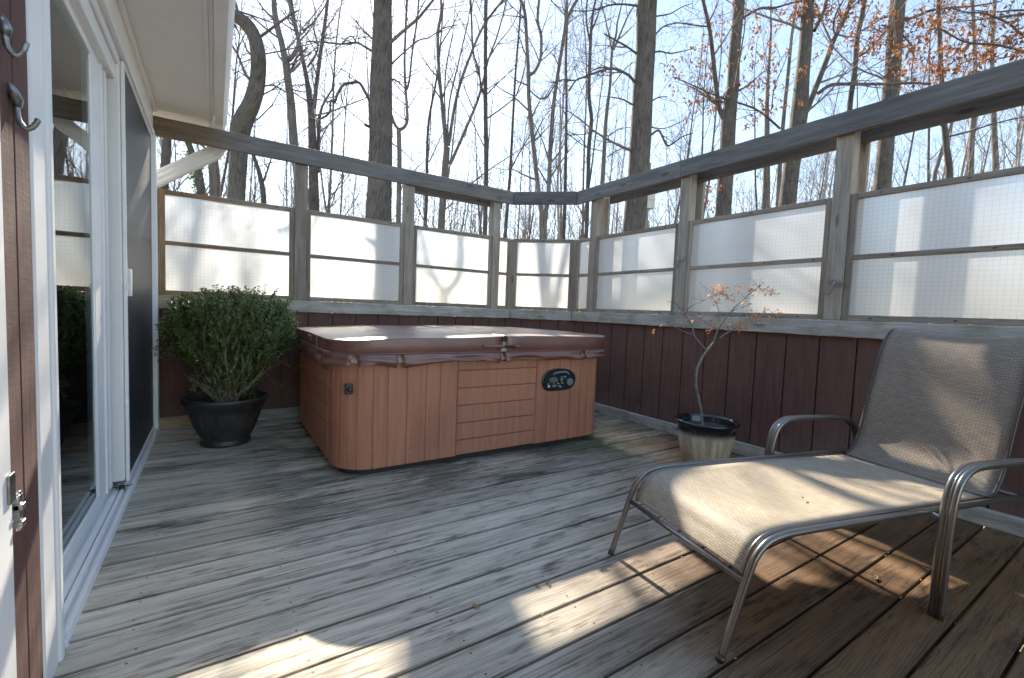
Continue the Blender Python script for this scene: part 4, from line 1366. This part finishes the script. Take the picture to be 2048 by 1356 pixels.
def grow(mb, p, d, L_, r0, lvl, r, up=.08, maxn=99, tips=None, wig=.22):
    n = {0: 7, 1: 6, 2: 5, 3: 4}[lvl]
    pts = [p.copy()]; rad = [r0]
    q = p.copy(); dd = d.normalized()
    for i in range(n):
        dd = (dd + rvec(r) * wig * .55 + Vector((0, 0, up))).normalized()
        q = q + dd * (L_ / n)
        pts.append(q.copy()); rad.append(max(.0028, r0 * (1 - .82 * (i + 1) / n)))
    mb.tube(pts, rad, 5 if r0 > .02 else 3, caps=False)
    if tips is not None: tips.append((pts[-1], dd)); tips.append((pts[len(pts) // 2], dd))
    if lvl >= 3: return
    kids = {0: 7, 1: 6, 2: 4}[lvl]
    for i in range(kids):
        t = .18 + .8 * (i + r.random()) / kids
        k = min(n - 1, int(t * n)); fr = t * n - k
        b = pts[k].lerp(pts[k + 1], fr)
        ax = (pts[k + 1] - pts[k]).normalized()
        side = rvec(r); side = side - ax * side.dot(ax); side.normalize()
        cd_ = (ax * r.uniform(.5, 1.0) + side * r.uniform(.55, 1.0))
        grow(mb, b, cd_, L_ * r.uniform(.32, .58), max(.003, rad[k] * r.uniform(.38, .6)), lvl + 1, r, up, tips=tips, wig=wig)


def tree(label, D, trunk, branches=(), bark=BARK1, extra=6, crown_len=3.0, leafy=None, top=5.0, name='bare_tree', twigs=True, sides=14, stems=(), seed=None, cat='tree', low=None):
    """trunk: [(px, py, width px), ...] bottom to top; branches: [[(px,py),...], w0, w1]"""
    r = random.Random(seed if seed is not None else int(D * 1000) + len(label) * 7 + int(trunk[0][0]))
    k = D / FPX
    P_ = [far(a, b, D) for a, b, w in trunk]; Rr = [w * k * .5 * (Vector(ray(a, b)).dot(FH)) for a, b, w in trunk]
    base = P_[0].copy(); d0 = (P_[0] - P_[1]).normalized()
    foot = Vector((base.x + d0.x * .6, base.y + d0.y * .6, GZ))
    pts = [foot, foot.lerp(base, .15), foot.lerp(base, .6)] + P_
    rad = [Rr[0] * 1.7, Rr[0] * 1.3, Rr[0] * 1.05] + Rr
    d1 = (P_[-1] - P_[-2]).normalized() * .6 + Vector((0, 0, .4))
    d1.normalize()
    q = P_[-1].copy(); rr_ = Rr[-1]
    n_in = len(pts)
    if top > 0:
        for i in range(6):
            d1 = (d1 + rvec(r) * .07 + Vector((0, 0, .06))).normalized()
            q = q + d1 * top / 6; rr_ *= .80
            pts.append(q.copy()); rad.append(rr_)
    T = thing(name, label, cat, foot)
    mt = MB()
    spts = sm(pts, 4); srad = []
    for i in range(len(pts) - 1):
        for j in range(4): srad.append(rad[i] + (rad[i + 1] - rad[i]) * j / 4)
    srad.append(rad[-1])
    # slight bark swellings
    srad = [x * (1 + .05 * noise.noise(spts[i] * 1.9)) for i, x in enumerate(srad)]
    mt.tube(spts, srad, sides, caps=False)
    mw = MB(); tips = []
    ends = []
    for br in list(stems) + list(branches):
        L_ = br[0]; w0, w1 = br[1], br[2]
        dj = br[3] if len(br) > 3 else r.uniform(-.8, .8)
        bp = []
        nb = len(L_)
        for i, (a, b) in enumerate(L_): bp.append(far(a, b, D + dj * (i / (nb - 1)) ** 1.2))
        sp = sm(bp, 4); nn = len(sp)
        rr2 = [(w0 + (w1 - w0) * i / (nn - 1)) * k * .5 for i in range(nn)]
        mt.tube(sp, rr2, 8 if w0 > 5 else 6, caps=False)
        if br in stems:     # keeps going up past the picture
            d2 = (bp[-1] - bp[-2]).normalized(); 
            grow(mt, sp[-1], d2 + Vector((0, 0, .4)), 3.0, rr2[-1], 1, r, .12)
        if twigs:
            m_ = max(3, int(nn / 3.0))
            for i in range(m_):
                j = int(r.uniform(.2, 1) * (nn - 2)); ax = (sp[j + 1] - sp[j]).normalized()
                s_ = rvec(r); s_ = s_ - ax * s_.dot(ax); s_.normalize()
                grow(mw, sp[j], ax * r.uniform(.4, 1) + s_ * r.uniform(.4, .9), r.uniform(.7, 1.7) * D / 12, max(.0035, rr2[j] * .5), 2, r, .06, tips=tips)
    if twigs and extra:
        nz = len(spts)
        for i in range(extra):
            j = int(r.uniform(.35, .99) * (nz - 2))
            if spts[j].z < 1.5: continue
            ax = (spts[j + 1] - spts[j]).normalized(); s_ = rvec(r); s_.z *= .3; s_ = s_ - ax * s_.dot(ax); s_.normalize()
            grow(mw, spts[j], ax * r.uniform(.3, .9) + s_, crown_len * r.uniform(.5, 1.1), min(srad[j] * .3, .035), 1, r, .08, tips=tips)
    mt.build('trunk', bark, T)
    if mw.v: mw.build('branches', TWIG if D < 12 else TWIGF, T)
    if leafy:
        ml = MB()
        for (a, b, rad_, n_, dj) in leafy:
            c0 = far(a, b, D + dj); rw = rad_ * k
            for _ in range(int(n_ / 2.8)):
                cc = c0 + Vector((r.gauss(0, rw * .55), r.gauss(0, rw * .55), r.gauss(0, rw * .42)))
                for q_ in range(r.randint(3, 8)):
                    d_ = Vector((r.uniform(-.7, .7), r.uniform(-.7, .7), r.uniform(-1.3, .1)))
                    leaf(ml, cc + Vector((r.gauss(0, .05), r.gauss(0, .05), r.gauss(0, .05))), d_, rvec(r).normalized(), r.uniform(.075, .14), r.uniform(.014, .03), r.random())
        ml.build('leaves', OAKLEAF, T)
    return T


Z1 = lambda *p: [(1 * x / 2.923 + 680, y / 2.923) for x, y in p]           # detail-view coordinates to photo coordinates
Z2 = lambda *p: [(1348 + x / 2.923, y / 2.923) for x, y in p]
Z3 = lambda *p: [(470 + x / 3.864, y / 3.864) for x, y in p]
def zt(Z, *p): return [(*Z((a, b))[0], w) for a, b, w in p]

tree('thick tree trunk bending left behind the gutter, nearest the house', 10.5,
     [(474, 390, 29), (478, 320, 29), (481, 275, 31), (487, 241, 33), (503, 207, 30), (514, 168, 27), (517, 120, 26), (511, 80, 25), (496, 52, 24), (474, 34, 22), (445, 18, 20)],
     [[Z3((195, 285), (330, 185), (420, 120), (490, 80)), 6, 3], [Z3((20, 85), (160, 130), (300, 180)), 4, 2], [Z3((220, 420), (420, 380), (560, 345), (640, 325)), 3, 1.5], [Z3((215, 668), (300, 660), (390, 712)), 3.5, 3], [Z3((130, 455), (60, 480), (0, 490)), 3, 1], [Z3((110, 610), (40, 560), (-30, 530)), 3, 1]], BARK1, extra=9, top=3)
tree('slender forked tree between the bent trunk and the second fence post, forking near the top', 12.5,
     [(603, 420, 17), (596, 350, 17), (588, 290, 16), (582, 207, 15), (576, 160, 13), (571, 124, 12), (563, 85, 11), (553, 47, 11), (548, 0, 9)],
     [[Z3((300, 150), (230, 80), (170, 0)), 5, 2], [Z3((440, 690), (520, 710), (620, 700)), 3, 1], [Z3((330, 290), (230, 215), (120, 120), (20, 85)), 4, 2]], BARK2, extra=10,
     stems=[[Z3((415, 465), (470, 400), (492, 330), (470, 220), (440, 100), (410, -20)), 9, 7]])
tree('multi stemmed dark tree behind the second fence post from the left', 13.5,
     [(628, 420, 20), (627, 350, 17), (625, 290, 15), (623, 233, 13), (617, 181, 10), (612, 150, 8), (602, 103, 7.5), (594, 65, 7), (582, 0, 6)],
     [[Z3((560, 520), (640, 380), (610, 230), (620, 100), (600, 0)), 4, 2], [Z3((520, 240), (600, 180), (680, 70), (720, 0)), 4, 2], [Z3((430, 560), (480, 440), (560, 370)), 5, 3]], BARK3, extra=10,
     stems=[[Z3((612, 830), (630, 650), (662, 400), (692, 200), (718, -10)), 8, 6], [Z3((640, 1330), (650, 950), (655, 900)), 8, 6]])
tree('broad straight trunk with the sun at its top, behind the left fence', 8.6,
     [(757, 438, 50), (759, 380, 47), (761, 308, 44), (762, 240, 42), (762, 171, 41), (764, 101, 37), (765, 51, 34), (766, 0, 33)],
     [[Z3((1050, 800), (1010, 720), (960, 640), (900, 640), (840, 655), (795, 720), (770, 790), (740, 780), (730, 870), (660, 920)), 6.5, 3.5, -.8], [Z3((960, 640), (870, 590)), 3, 1.5, -.4],
      [Z3((1055, 392), (1000, 360), (940, 330), (830, 340), (720, 330), (620, 322), (560, 320)), 5, 2.5, .5], [Z3((830, 335), (880, 285), (910, 290), (940, 330)), 3, 2, .2], [Z3((1205, 500), (1310, 400), (1420, 312), (1500, 290), (1600, 225), (1720, 190)), 4, 1.8, .8], [Z3((1200, 610), (1250, 625), (1320, 690)), 4, 2.5, .5],
      [Z3((1200, 1100), (1300, 1170), (1420, 1290)), 3, 1.5, .8], [Z3((1050, 985), (1005, 965)), 6, 5, -.2]], BARK1, extra=6, sides=22, top=6)
tree('thin tree with a hooked J shaped fork just right of the sunlit trunk', 11.0,
     [(797, 430, 10), (798, 370, 9.5), (799, 323, 9), (798, 275, 9), (797, 259, 8)], [[Z3((1330, 130), (1350, 195), (1385, 180), (1400, 140)), 2, 1.5]], BARK2, extra=2, crown_len=1.5, top=0,
     stems=[[Z3((1265, 1000), (1300, 990), (1330, 940), (1330, 850), (1320, 700), (1310, 500), (1318, 250), (1330, -20)), 7, 4.5, 0], [Z3((1265, 1000), (1235, 960), (1205, 870)), 6, 4, -.3], [Z3((1330, 690), (1350, 600), (1370, 400), (1408, 150), (1420, -20)), 4.5, 3.5, .3]])
tree('very thin dark sapling left of the many stemmed beech', 12.0, [(851, 450, 6), (854, 380, 6), (854, 308, 5.5), (858, 239, 5), (872, 164, 4), (880, 100, 3), (886, 20, 2.5)], [[Z1((520, 950), (600, 780), (640, 700)), 2.5, 1.2]], BARK3, extra=5, crown_len=1.4, top=2)
tree('beech clump splitting into several upright stems behind the third fence window', 11.5,
     [(882, 460, 14), (886, 400, 13.5), (890, 340, 13), (894, 295, 12.5)], [], BARK2, extra=3, top=0,
     stems=[[Z1((620, 860), (600, 650), (578, 400), (572, 200), (592, 80), (590, -10)), 8, 5, 0], [Z1((635, 850), (665, 650), (700, 500), (760, 330), (840, 150), (960, -10)), 7, 4, .6], [Z1((645, 960), (715, 800), (800, 600), (832, 490)), 7, 4.5, -.5],
            [Z1((620, 800), (612, 600), (620, 400), (660, 200)), 4, 2.5, .4], [Z1((625, 850), (640, 600), (690, 380), (750, 120)), 4, 2.5, -.3]])
tree('straight dark trunk between the beech clump and the corner of the fence', 10.8,
     [(970, 455, 9), (972, 380, 9), (972.5, 308, 9), (971, 205, 8), (971, 103, 7), (972, 0, 7)],
     [[Z1((850, 560), (828, 520), (810, 410), (778, 300), (768, 100), (760, 0)), 5, 3.5], [Z1((865, 690), (1000, 590), (1080, 490)), 3.5, 1.5], [Z1((860, 550), (960, 450), (1060, 370)), 3, 1], [Z1((860, 360), (920, 260), (1000, 160), (1050, 60)), 3, 1.2], [Z1((850, 870), (760, 690), (640, 470)), 3, 1.3], [Z1((870, 100), (930, 30), (1000, -20)), 3, 2]], BARK3, extra=8, crown_len=2)
tree('thin leaning trunk just left of the corner top rail', 12.2, [(1011, 470, 6.5), (1016, 400, 6.5), (1020, 350, 6), (1025, 257, 5), (1029, 180, 4.5), (1033, 120, 4), (1039, 51, 4), (1043, 0, 3.5)],
     [[Z1((1003, 980), (1050, 890), (1110, 790), (1160, 700)), 3.5, 1.5], [Z1((1030, 560), (1080, 400), (1090, 240)), 3, 1.5]], BARK3, extra=6, crown_len=1.8, top=3)
tree('Y shaped twin stemmed trunk rising behind the angled corner of the fence', 9.6,
     [(1086, 480, 16), (1086, 450, 16), (1085.5, 432, 15)], bark=BARK2, extra=0, top=0,
     stems=[[Z1((1182, 1270), (1162, 1130), (1142, 960), (1115, 700), (1103, 560), (1102, 440), (1092, 250), (1080, 70), (1048, -15)), 10, 6, .2],
            [Z1((1188, 1275), (1215, 1180), (1222, 1050), (1232, 850), (1250, 600), (1290, 330), (1330, 110), (1395, -15)), 10, 6, .4],
            [Z1((1106, 440), (1140, 415), (1172, 340), (1176, 210), (1155, 120), (1166, -15)), 6, 5, -.3], [Z1((1300, 260), (1318, 120), (1326, -10)), 5, 4, .2]],
     branches=[[Z1((1250, 500), (1200, 580), (1130, 550)), 3, 1.2], [Z1((1102, 520), (1180, 580), (1240, 500), (1260, 470)), 3, 1.5]])
tree('slim upright trunk right of the Y shaped tree', 12.8, [(1127, 470, 7.5), (1130, 400, 7), (1131, 342, 6.5), (1133, 205, 5), (1132, 120, 4.5), (1134, 50, 4), (1134, 0, 3.5)],
     [[Z1((1325, 690), (1280, 620), (1180, 650)), 2.5, 1], [Z1((1330, 780), (1440, 860), (1530, 880)), 3, 1]], BARK3, extra=6, crown_len=1.8, top=3)
tree('slim knobbly trunk left of the broad dark trunk, behind the right fence end', 12.0, [(1173, 460, 8), (1176, 363, 8), (1178, 291, 8), (1183, 239, 7.5), (1178, 188, 7), (1181, 85, 6), (1184, 40, 5)],
     [[Z1((1470, 180), (1500, 110), (1535, 0)), 4, 2.5], [Z1((1460, 240), (1440, 120), (1445, -10)), 4, 3], [Z1((1440, 860), (1400, 800), (1330, 770)), 2.5, 1]], BARK3, extra=6, crown_len=1.8, top=2)
tree('gently curving slim trunk touching the broad dark trunk on its left', 13.2, [(1201, 470, 9), (1203, 400, 9), (1207, 330, 8.5), (1212, 239, 7), (1220, 171, 5.5), (1224, 103, 5), (1232, 70, 4.5)],
     [[Z1((1600, 290), (1650, 170), (1690, 80), (1730, 20)), 4.5, 2.5], [Z1((1590, 300), (1560, 150), (1530, 20)), 3.5, 2], [Z1((1565, 800), (1630, 755), (1700, 745)), 3, 1.5], [Z1((1560, 920), (1620, 880), (1690, 860)), 3, 1.5], [Z1((1590, 500), (1680, 390), (1750, 350)), 2.5, 1]], BARK2, extra=5, crown_len=1.8, top=2)
tree('broad dark trunk right of the corner with long crooked side limbs', 9.4,
     [(1266, 465, 44), (1270, 430, 43), (1275, 370, 41), (1279, 308, 41), (1283, 240, 38), (1286, 171, 37), (1291, 103, 36), (1294, 0, 36)],
     [[Z1((1745, 500), (1715, 470), (1680, 435), (1590, 400), (1480, 430), (1430, 450), (1380, 470), (1340, 530)), 6, 3, -.8], [Z1((1560, 395), (1500, 400), (1440, 440)), 3.5, 2, -.6], [Z1((1380, 470), (1280, 470), (1240, 520), (1200, 580)), 3, 1.5, -.6],
      [Z1((1735, 315), (1680, 275), (1620, 240), (1545, 198)), 5, 3, -.6], [Z1((1705, 610), (1650, 580), (1590, 570)), 4, 2, -.4], [Z1((1740, 35), (1660, 25), (1580, 30), (1500, 55), (1440, 65), (1360, 62)), 4.5, 2, .4],
      [Z1((1805, 800), (1860, 762), (1885, 800), (1915, 850), (1945, 840), (2000, 800), (2060, 780)), 5, 2.5, .5], [Z1((1825, 310), (1870, 300), (1930, 312), (2000, 300), (2060, 285)), 4, 1.5, .4], [Z1((1845, 200), (1900, 150), (1980, 135), (2060, 140)), 3.5, 1.5, .4], [Z1((1810, 600), (1860, 570), (1915, 565)), 4, 1.5, .2], [Z1((1848, 95), (1930, 80), (2000, 40), (2060, 20)), 3, 1.5, .3], [Z1((1808, 740), (1900, 750), (2040, 690)), 3, 1.2, .5]],
     BARK1, extra=5, sides=22, top=6)
tree('forked oak with russet leaves, left of the other leafy oaks on the right', 11.6,
     [(1446, 430, 29), (1450, 370, 28), (1454, 308, 27), (1457, 245, 27), (1461, 205, 23), (1466, 171, 21), (1469, 103, 20), (1474.6, 44, 19), (1478, 0, 20)],
     [[Z2((405, 105), (500, 50), (590, 45), (660, 25), (740, 5)), 5, 3, .4], [Z2((195, 155), (100, 145), (0, 130)), 3, 1.5, -.3], [Z2((370, 520), (400, 545), (480, 640)), 2, 1, 0]], BARK1, extra=7, name='oak_tree',
     stems=[[Z2((290, 690), (262, 620), (240, 450), (215, 220), (195, 110), (165, -15)), 10, 6, -.3]],
     leafy=[(1485, 30, 50, 40, 0), (1550, 150, 55, 60, 0), (1440, 130, 55, 45, 0), (1380, 170, 50, 40, 0), (1510, 210, 45, 40, 0), (1425, 60, 20, 25, 0), (1520, 55, 34, 35, 0), (1350, 130, 26, 28, 0), (1405, 95, 24, 22, 0), (1440, 195, 30, 45, 0), (1470, 170, 18, 26, 0), (1400, 205, 26, 32, 0), (1520, 175, 30, 30, 0), (1535, 110, 20, 22, 0), (1550, 90, 14, 12, 0), (1555, 215, 22, 18, 0), (1500, 250, 14, 12, 0), (1408, 395, 34, 26, 0), (1440, 350, 30, 14, 0)])
tree('dark forked oak with a long level limb crossing behind the right top rail', 12.0,
     [(1575, 410, 30), (1580, 360, 29), (1584, 325, 29), (1593, 270, 30), (1599, 222, 29), (1603, 171, 25), (1611, 86, 22), (1616.6, 0, 20)],
     [[Z2((845, 545), (900, 505), (960, 492), (1100, 492), (1250, 490), (1400, 485), (1500, 492)), 7.5, 4.5, .8], [Z2((620, 752), (550, 690), (480, 640), (390, 605), (290, 575), (200, 540), (100, 495), (0, 450)), 5, 2, -.8], [Z2((1000, 100), (960, 180), (935, 185), (940, 100), (990, 0)), 4, 3, 0], [Z2((820, 180), (870, 80), (895, -10)), 7, 6, .3]], BARK1, extra=6, name='oak_tree',
     stems=[[Z2((775, 650), (810, 560), (850, 460), (900, 330), (935, 230), (1000, 100), (1040, -20)), 11, 8, .3]],
     leafy=[(1612, 20, 34, 120, 0), (1660, 25, 40, 90, 0), (1650, 95, 16, 16, 0), (1700, 30, 34, 60, 0), (1735, 110, 16, 18, 0), (1765, 100, 20, 26, 0), (1700, 15, 30, 50, .3), (1590, 20, 25, 40, 0)])
tree('slim dark tree with a bent top between the two big oaks on the right', 13.0, [(1690, 420, 9), (1693, 330, 9), (1700, 212, 9), (1706, 165, 9), (1711, 125, 9), (1714, 80, 8), (1722, 40, 8), (1730, 0, 7)],
     [[Z2((1080, 330), (1130, 300), (1180, 250), (1240, 180)), 5, 3.5], [Z2((1075, 190), (1130, 160), (1250, 90)), 3, 2]], BARK3, extra=5, crown_len=2, top=3)
tree('straight pale oak trunk with russet leaves behind the wide fence post', 12.6,
     [(1763, 385, 29), (1768, 330, 27), (1773, 274, 26), (1778, 220, 26), (1783, 171, 26), (1789, 86, 24), (1796, 0, 24)],
     [[Z2((1340, 120), (1420, 95), (1500, 62), (1620, 45), (1760, 35), (1900, 10)), 6, 3, .4], [Z2((1330, 200), (1400, 290), (1390, 400), (1390, 480)), 3, 2, 0], [Z2((1270, 490), (1200, 430), (1130, 400)), 3, 1, .2]], BARK1, extra=6, name='oak_tree',
     leafy=[(1740, 40, 40, 50, 0), (1720, 80, 34, 30, 0), (1840, 90, 44, 60, 0), (1790, 60, 34, 90, 0), (1770, 45, 30, 40, 0), (1825, 130, 34, 70, 0), (1850, 150, 34, 60, 0), (1840, 35, 30, 36, 0), (1880, 15, 34, 60, 0), (1910, 15, 28, 40, 0), (1800, 95, 24, 40, 0), (1765, 75, 20, 22, 0)])
tree('russet leaved oak at the right edge whose limbs reach in over the top rail', 8.2,
     [(2190, 330, 52), (2192, 200, 48), (2195, 100, 44), (2198, 0, 42)],
     [[Z2((2400, 420), (2250, 320), (2050, 300), (1900, 265), (1700, 245), (1560, 170), (1480, 180)), 6, 2, -.3], [Z2((2420, 300), (2200, 250), (2040, 205), (1960, 140), (1820, 80), (1700, 70), (1600, 40)), 6, 2, .3], [Z2((2400, 150), (2250, 100), (2046, 60), (1880, 70), (1760, 60)), 5, 2, .5], [Z2((1900, 265), (1800, 330), (1700, 360), (1640, 420)), 3, 1.5, 0], [Z2((2046, 300), (1960, 330), (1880, 350)), 3, 1.5, 0]], BARK1, extra=5, name='oak_tree', sides=18,
     leafy=[(1915, 135, 50, 45, -.2), (1965, 120, 60, 45, -.2), (2015, 100, 55, 50, 0), (2035, 55, 50, 40, 0), (1945, 45, 60, 26, 0), (1885, 75, 50, 32, 0), (1990, 30, 60, 34, .2), (2030, 20, 60, 36, .2), (1850, 50, 50, 28, 0), (1880, 140, 40, 30, 0), (1820, 110, 50, 24, 0), (1790, 130, 40, 16, 0), (1925, 80, 60, 26, 0), (1760, 60, 60, 24, 0)])
tree('dark slim trunk seen through the opening above the far right window', 12.5, [(1898, 360, 12), (1892, 290, 10), (1888, 239, 9), (1882, 137, 7.5), (1879, 60, 7), (1877, 0, 6)], [[Z2((1600, 800), (1720, 770), (1880, 720), (2060, 680)), 4, 2.5, -.5], [Z2((1580, 750), (1520, 700), (1480, 690)), 3, 1.5]], BARK3, extra=8, crown_len=2, top=3)
tree('leaning grey pole of a tree behind the gap right of the wide post', 13.4, [(1868, 365, 7), (1875, 330, 7), (1888, 290, 6), (1900, 255, 5), (1912, 215, 4)], [], BARK2, extra=5, crown_len=1.5, top=3)
tree('pale upright trunk through the right hand opening under the top rail', 14.5, [(1940, 360, 10), (1943, 290, 9), (1948, 220, 8), (1950, 120, 6), (1945, 0, 5)], [], BARK2, extra=8, crown_len=2, top=3)
tree('pale straight trunk nearest the right edge of the photo', 15, [(1990, 350, 10), (1989, 280, 9), (1986, 200, 8), (1984, 100, 6), (1990, 0, 5)], [], BARK2, extra=8, crown_len=2, top=3)
tree('tapering pale trunk left of the dark forked oak', 14.2, [(1531, 420, 15), (1533, 350, 13), (1534, 280, 10), (1534, 205, 7), (1538, 130, 5), (1542, 60, 4)], [[Z2((570, 640), (590, 500), (660, 330), (720, 100)), 3, 1.5]], BARK2, extra=8, crown_len=2, top=2)
tree('narrow trunk squeezed between the tapering trunk and the dark forked oak', 15.2, [(1556, 410, 9), (1560, 325, 8), (1566, 250, 7), (1576, 150, 6), (1584, 68, 5), (1594, 0, 4)], [], BARK2, extra=8, crown_len=2, top=2)
tree('dark trunk half hidden at the house corner beside the downspout', 11.5, [(326, 400, 16), (331, 330, 16), (334, 280, 15), (336, 230, 15)], [], BARK3, extra=0, top=5)
tree('pale trunk right of the ivy covered trunk under the left top rail', 11.8, [(430, 390, 19), (428, 340, 18), (424, 300, 17), (418, 240, 15), (412, 150, 13)], [], BARK2, extra=3, top=4)
TI = tree('leaning ivy covered trunk seen below the downspout elbow', 11.0, [(402, 395, 13), (396, 350, 12), (385, 310, 11), (372, 270, 10), (360, 220, 9)], [], BARK3, extra=2, top=3)
mi = MB(); r5 = random.Random(5)
for i in range(420):
    t = r5.random(); p = far(403 - 26 * t, 398 - 100 * t, 11.0) + rvec(r5) * .075
    leaf(mi, p, rvec(r5), rvec(r5).normalized(), r5.uniform(.05, .08), r5.uniform(.02, .035), r5.random())
mi.build('ivy', IVY, TI)
tree('thin dark shrubby tree between the bent trunk and the first fence post', 11.2, [(528, 410, 10), (522, 360, 9), (512, 325, 7), (500, 290, 6), (495, 250, 5), (500, 190, 4)], [[[(524, 370), (540, 325), (552, 280)], 4, 2]], BARK3, extra=6, crown_len=1.4, top=1)

# slender saplings in the woods behind: six kinds, copied
protos = []
for v in range(7):
    r = random.Random(100 + v)
    hgt = r.uniform(8, 12.5); rad0 = r.uniform(.035, .075)
    pts = [Vector((0, 0, 0))]; d = Vector((r.uniform(-.06, .06), r.uniform(-.06, .06), 1))
    for i in range(9):
        d = (d + rvec(r) * .05 + Vector((0, 0, .15))).normalized(); pts.append(pts[-1] + d * hgt / 9)
    mt = MB(); mt.tube(sm(pts, 2), [rad0 * (1 - .85 * i / 18) for i in range(19)], 7, caps=False)
    mw = MB()
    for i in range(13):
        t = r.uniform(.22, .97); j = min(8, int(t * 9)); b = pts[j].lerp(pts[j + 1], t * 9 - j)
        a = r.uniform(0, 2 * PI)
        grow(mw, b, Vector((math.cos(a) * .6, math.sin(a) * .6, r.uniform(.5, 1.1))), r.uniform(1.2, 3.0) * (1.15 - .5 * t), rad0 * (1 - .8 * t) * .55, 1, r, .1, wig=.2)
    protos.append((mt, mw, rad0))
made = []
pr = random.Random(77)
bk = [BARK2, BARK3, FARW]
sap = []
LAB = 'slender bare sapling among many in the woods behind the fence'
for i in range(95):
    px = 330 + (2060 - 330) * ((i + pr.uniform(-.3, 1.3)) / 95)
    D = pr.uniform(14, 27)
    p = far(px, 430, D); p.z = GZ
    v = pr.randrange(7)
    if i < 7: v = i
    T = thing('sapling', LAB, 'tree', p, 'saplings in the background woods')
    if v not in [q[0] for q in made]:
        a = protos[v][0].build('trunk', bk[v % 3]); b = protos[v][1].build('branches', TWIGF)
        made.append((v, a, b))
    else:
        s_ = [q for q in made if q[0] == v][0]
        a = s_[1].copy(); b = s_[2].copy(); col.objects.link(a); col.objects.link(b)
    a.parent = T; b.parent = T
    a.matrix_parent_inverse = Matrix.Identity(4); b.matrix_parent_inverse = Matrix.Identity(4)
    T.rotation_euler = (0, 0, pr.uniform(0, 6.28)); s_ = pr.uniform(.85, 1.25); T.scale = (s_, s_, s_)

# far wood that reads as one mass
mf = MB(); r6 = random.Random(55)
for i in range(1500):
    px = r6.uniform(150, 2300); D = r6.uniform(28, 62)
    p = far(px, 430, D); p.z = GZ
    h = r6.uniform(7, 14); rad0 = r6.uniform(.02, .085); d = Vector((r6.gauss(0, .05), r6.gauss(0, .05), 1))
    pts = [p + d * h * t + rvec(r6) * .10 * (t > 0) for t in (0, .3, .55, .8, 1)]
    mf.tube(pts, [rad0, rad0 * .75, rad0 * .5, rad0 * .3, .008], 4, caps=False)
    for k_ in range(11):
        t = r6.uniform(.25, .98); b = p + d * h * t; a = r6.uniform(0, 6.28); l_ = r6.uniform(.8, 2.6)
        e = b + Vector((math.cos(a) * .55, math.sin(a) * .55, r6.uniform(.5, 1.0))) * l_
        m_ = b.lerp(e, .5) + rvec(r6) * .1
        mf.tube([b, m_, e], [.017, .011, .005], 3, caps=False)
        for w in range(2):
            e2 = m_ + Vector((r6.gauss(0, .5), r6.gauss(0, .5), r6.uniform(.2, 1.0))) * l_ * .5
            mf.tube([m_, e2], [.011, .005], 3, caps=False)
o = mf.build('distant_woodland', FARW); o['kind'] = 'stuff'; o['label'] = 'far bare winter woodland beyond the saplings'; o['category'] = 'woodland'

# ------------------------------------------------------------------ white box on a pole in the garden
DB = 10.2
bc = far(1298, 399, DB)
BX = thing('nest_box', 'cream white box on a wooden pole beside the broad dark trunk', 'nest box', (bc.x, bc.y, GZ))
kx = DB / FPX
wv = Vector((r_.x, r_.y, 0)).normalized(); dv_ = Vector((-wv.y, wv.x, 0))
Mx = Matrix((wv, dv_, Vector((0, 0, 1)))).transposed().to_4x4(); Mx.translation = bc
mb = MB(); mb.box((-9.5 * kx, -.09, -18 * kx), (9.5 * kx, .09, -3 * kx), Mx); mb.box((-9.3 * kx, -.088, -2.4 * kx), (9.3 * kx, .088, 18 * kx), Mx); mb.box((-10.5 * kx, -.11, 18.1 * kx), (10.5 * kx, .10, 20.5 * kx), Mx)
mb.build('box', LAMPM, BX, bevel=.006)
mb = MB(); mb.box((-4.5 * kx - .06, -.05, GZ - bc.z), (4.5 * kx - .06, .04, -19 * kx), Mx); mb.box((-3 * kx, .095, -19 * kx), (3.5 * kx, .13, 74 * kx), Mx); mb.build('pole', W_POST, BX, bevel=.004)

# ------------------------------------------------------------------ light
wd = bpy.data.worlds.new('World'); sc.world = wd; wd.use_nodes = True
nt = wd.node_tree; nt.nodes.clear()
wo = nt.nodes.new('ShaderNodeOutputWorld'); bg = nt.nodes.new('ShaderNodeBackground'); sk = nt.nodes.new('ShaderNodeTexSky')
sk.sky_type = 'NISHITA'; sk.sun_disc = False
el = math.asin(SUN.z); az = math.atan2(SUN.x, SUN.y)
sk.sun_elevation = el; sk.sun_rotation = az
sk.air_density = 1.0; sk.dust_density = 0.22; sk.ozone_density = 1.8; sk.altitude = 50
bg.inputs[1].default_value = .105
nt.links.new(sk.outputs[0], bg.inputs[0]); nt.links.new(bg.outputs[0], wo.inputs[0])
ld = bpy.data.lights.new('sun', 'SUN'); ld.energy = 5.0; ld.angle = R(.53); ld.color = (1, .93, .82)
lo = bpy.data.objects.new('sun', ld); col.objects.link(lo)
lo.rotation_euler = SUN.to_track_quat('Z', 'Y').to_euler(); lo.location = SUN * 60

sc.view_settings.view_transform = 'Standard'; sc.view_settings.look = 'None'; sc.view_settings.exposure = 0
cy = sc.cycles
cy.max_bounces = 10; cy.diffuse_bounces = 5; cy.glossy_bounces = 4; cy.transmission_bounces = 6; cy.transparent_max_bounces = 8
cy.sample_clamp_indirect = 4.0; cy.use_denoising = True
cy.blur_glossy = .5
cy.film_exposure = 3.5
sc.view_settings.gamma = 1.22
sc.view_settings.use_white_balance = True
sc.view_settings.white_balance_temperature = 7050
